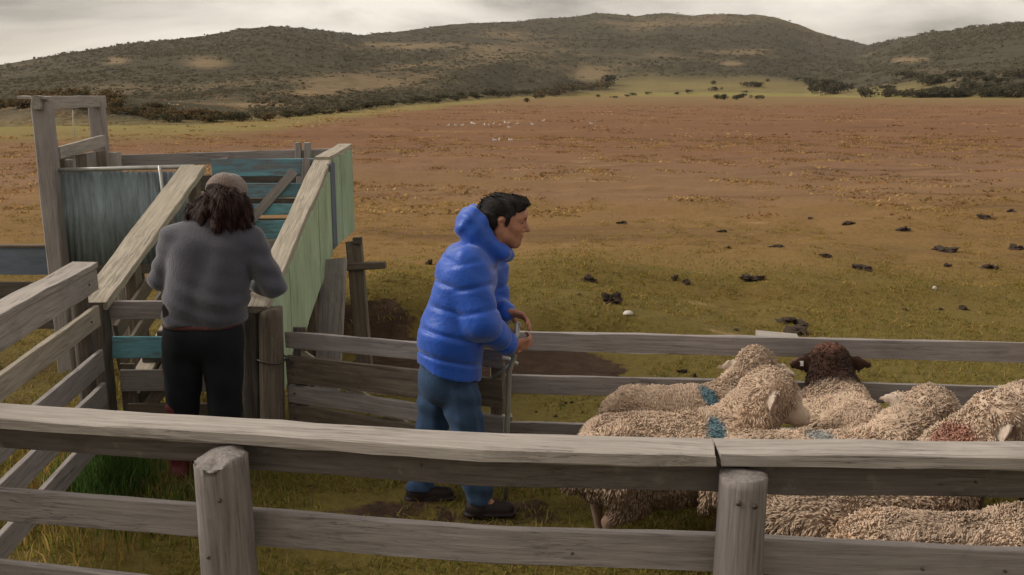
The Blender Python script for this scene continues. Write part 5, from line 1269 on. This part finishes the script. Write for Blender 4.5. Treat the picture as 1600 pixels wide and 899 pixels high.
def lump(name, px, py, wpx, hpx, label, cat, group, ms):
    x, y, z = px_ground(px, py); r = math.hypot(x, y); s = r/1500
    o = bpy.data.objects.new(name, random.choice(ms)); COL.objects.link(o); o.location = (x, y, z+hpx*s*.12)
    o.scale = (wpx*s*.37, wpx*s*.37*random.uniform(.6, 1.2), hpx*s*.55); o.rotation_euler = (random.uniform(-.2, .2), random.uniform(-.2, .2), random.random()*6.28)
    prop(o, label, cat, group or None)
lump('peat_clod',955,473,36,17,'large black clod on the grass left of the white stone','clod','',clod_m)
lump('peat_clod',1176,438,42,9,'wide dark clod in the middle of the pasture above the brown headed sheep','clod','',clod_m)
lump('peat_clod',1240,506,46,11,'dark clod on the grass just above the low fence, upper of a pair','clod','',clod_m)
lump('peat_clod',1247,521,62,12,'broad dark clod touching the low fence top, lower of a pair','clod','',clod_m)
lump('peat_clod',916,439,28,10,'black clod right of the face of the blue jacketed person','clod','',clod_m)
lump('peat_clod',671,414,16,11,'small black clod just left of the blue jacket','clod','',clod_m)
for (px, py, w, h) in ((1326,351,16,7),(1411,361,22,7),(1129,363,17,6),(1216,386,24,5),(1138,389,10,5),(1289,401,26,6),(1346,421,32,7),(1478,393,34,7),(1536,342,20,6),(1586,390,20,7),(1547,420,22,8),(1481,417,12,5),(1506,484,16,6),(1579,331,18,5),(1055,436,14,8),(1071,442,15,8),(973,350,18,6),(1415,485,10,4),(1150,516,9,4),(1265,343,8,4),(905,462,8,4),(1470,485,7,4)):
    lump('peat_clod', px, py, w, h, 'small dark clod scattered over the tan pasture', 'clod', 'dark clods scattered over the pasture', clod_m)
for (px, py, w, h) in ((868,652,9,5),(884,632,7,5),(893,630,6,5),(878,635,6,4),(850,664,14,7),(868,668,20,8),(838,645,5,4),(1068,583,20,9),(1085,588,12,6)):
    lump('dung_pellet', px, py, w, h, 'small dark dropping on the green turf just beyond the gate pole', 'dropping', 'droppings beyond the gate pole', clod_m)
st_m = [lump_mesh('stone', 80, M_STONE, .22)]
lump('stone',982,492,22,9,'white rounded stone on the grass beyond the low fence','stone','',st_m)
lump('stone',1460,452,10,6,'small pale stone far out in the tan pasture on the right','stone','',st_m)
def goose_mesh():
    s = SDF(); s.cap((-.14,0,.22), (.12,0,.24), .07, .105, .04); s.cap((-.16,0,.23), (-.27,0,.25), .055, .02, .03); s.cap((.16,0,.28), (.22,0,.42), .05, .03, .03); s.cap((.22,0,.42), (.25,0,.45), .036, .034, .02); s.cap((.27,0,.445), (.32,0,.43), .016, .009, .01)
    for q in (-1, 1): s.cap((0,q*.04,.16), (0.01,q*.04,.02), .014, .010, .01); s.cap((0.01,q*.04,.012), (.06,q*.04,.01), .012, .012, .005)
    V, Q = s.mesh(.018); return mesh_np('goose', V, Q, M_FEATHER, True)
gm = goose_mesh()
for (px, py) in ((737,195),(741,196),(757,198),(764,198),(771,196),(781,198),(789,194),(794,195),(796,202),(808,196),(798,223),(780,222),(773,223),(832,197),(849,191),(924,196),(700,199),(712,199),(722,199)):
    x, y, z = px_ground(px, py); o = bpy.data.objects.new('goose', gm); COL.objects.link(o); o.location = (x, y, z); r = math.hypot(x, y)
    o.rotation_euler = (0, 0, random.random()*6.28); o.scale = (max(.45, r/150),)*3
    prop(o, 'tiny white bird in the flock far out on the reddish pasture', 'bird', 'white birds far out on the pasture')

# ------------------------------------------------------------------ the evening air between here and the hills
def haze():
    x, y0, y1, z0, z1 = 4300, -4300, 4300, -4.0, float(max(gv[:, 2].max(), hv[:, 2].max()))+14.0
    V = [(a, b, c) for a in (-x, x) for b in (y0, y1) for c in (z0, z1)]
    F = [(0,1,3,2),(4,6,7,5),(0,4,5,1),(2,3,7,6),(0,2,6,4),(1,5,7,3)]
    m = bpy.data.materials.new('haze'); m.use_nodes = True; nt = m.node_tree; nt.nodes.clear()
    o = nt.nodes.new('ShaderNodeOutputMaterial'); v = nt.nodes.new('ShaderNodeVolumePrincipled')
    v.inputs['Color'].default_value = (0.92, 0.87, 0.80, 1); v.inputs['Density'].default_value = 0.00007; v.inputs['Anisotropy'].default_value = 0.2
    nt.links.new(v.outputs[0], o.inputs['Volume'])
    prop(link('haze', mesh_np('haze', V, np.array(F), m, False)), 'thin pale haze over the whole valley', 'haze', kind='stuff')
haze()
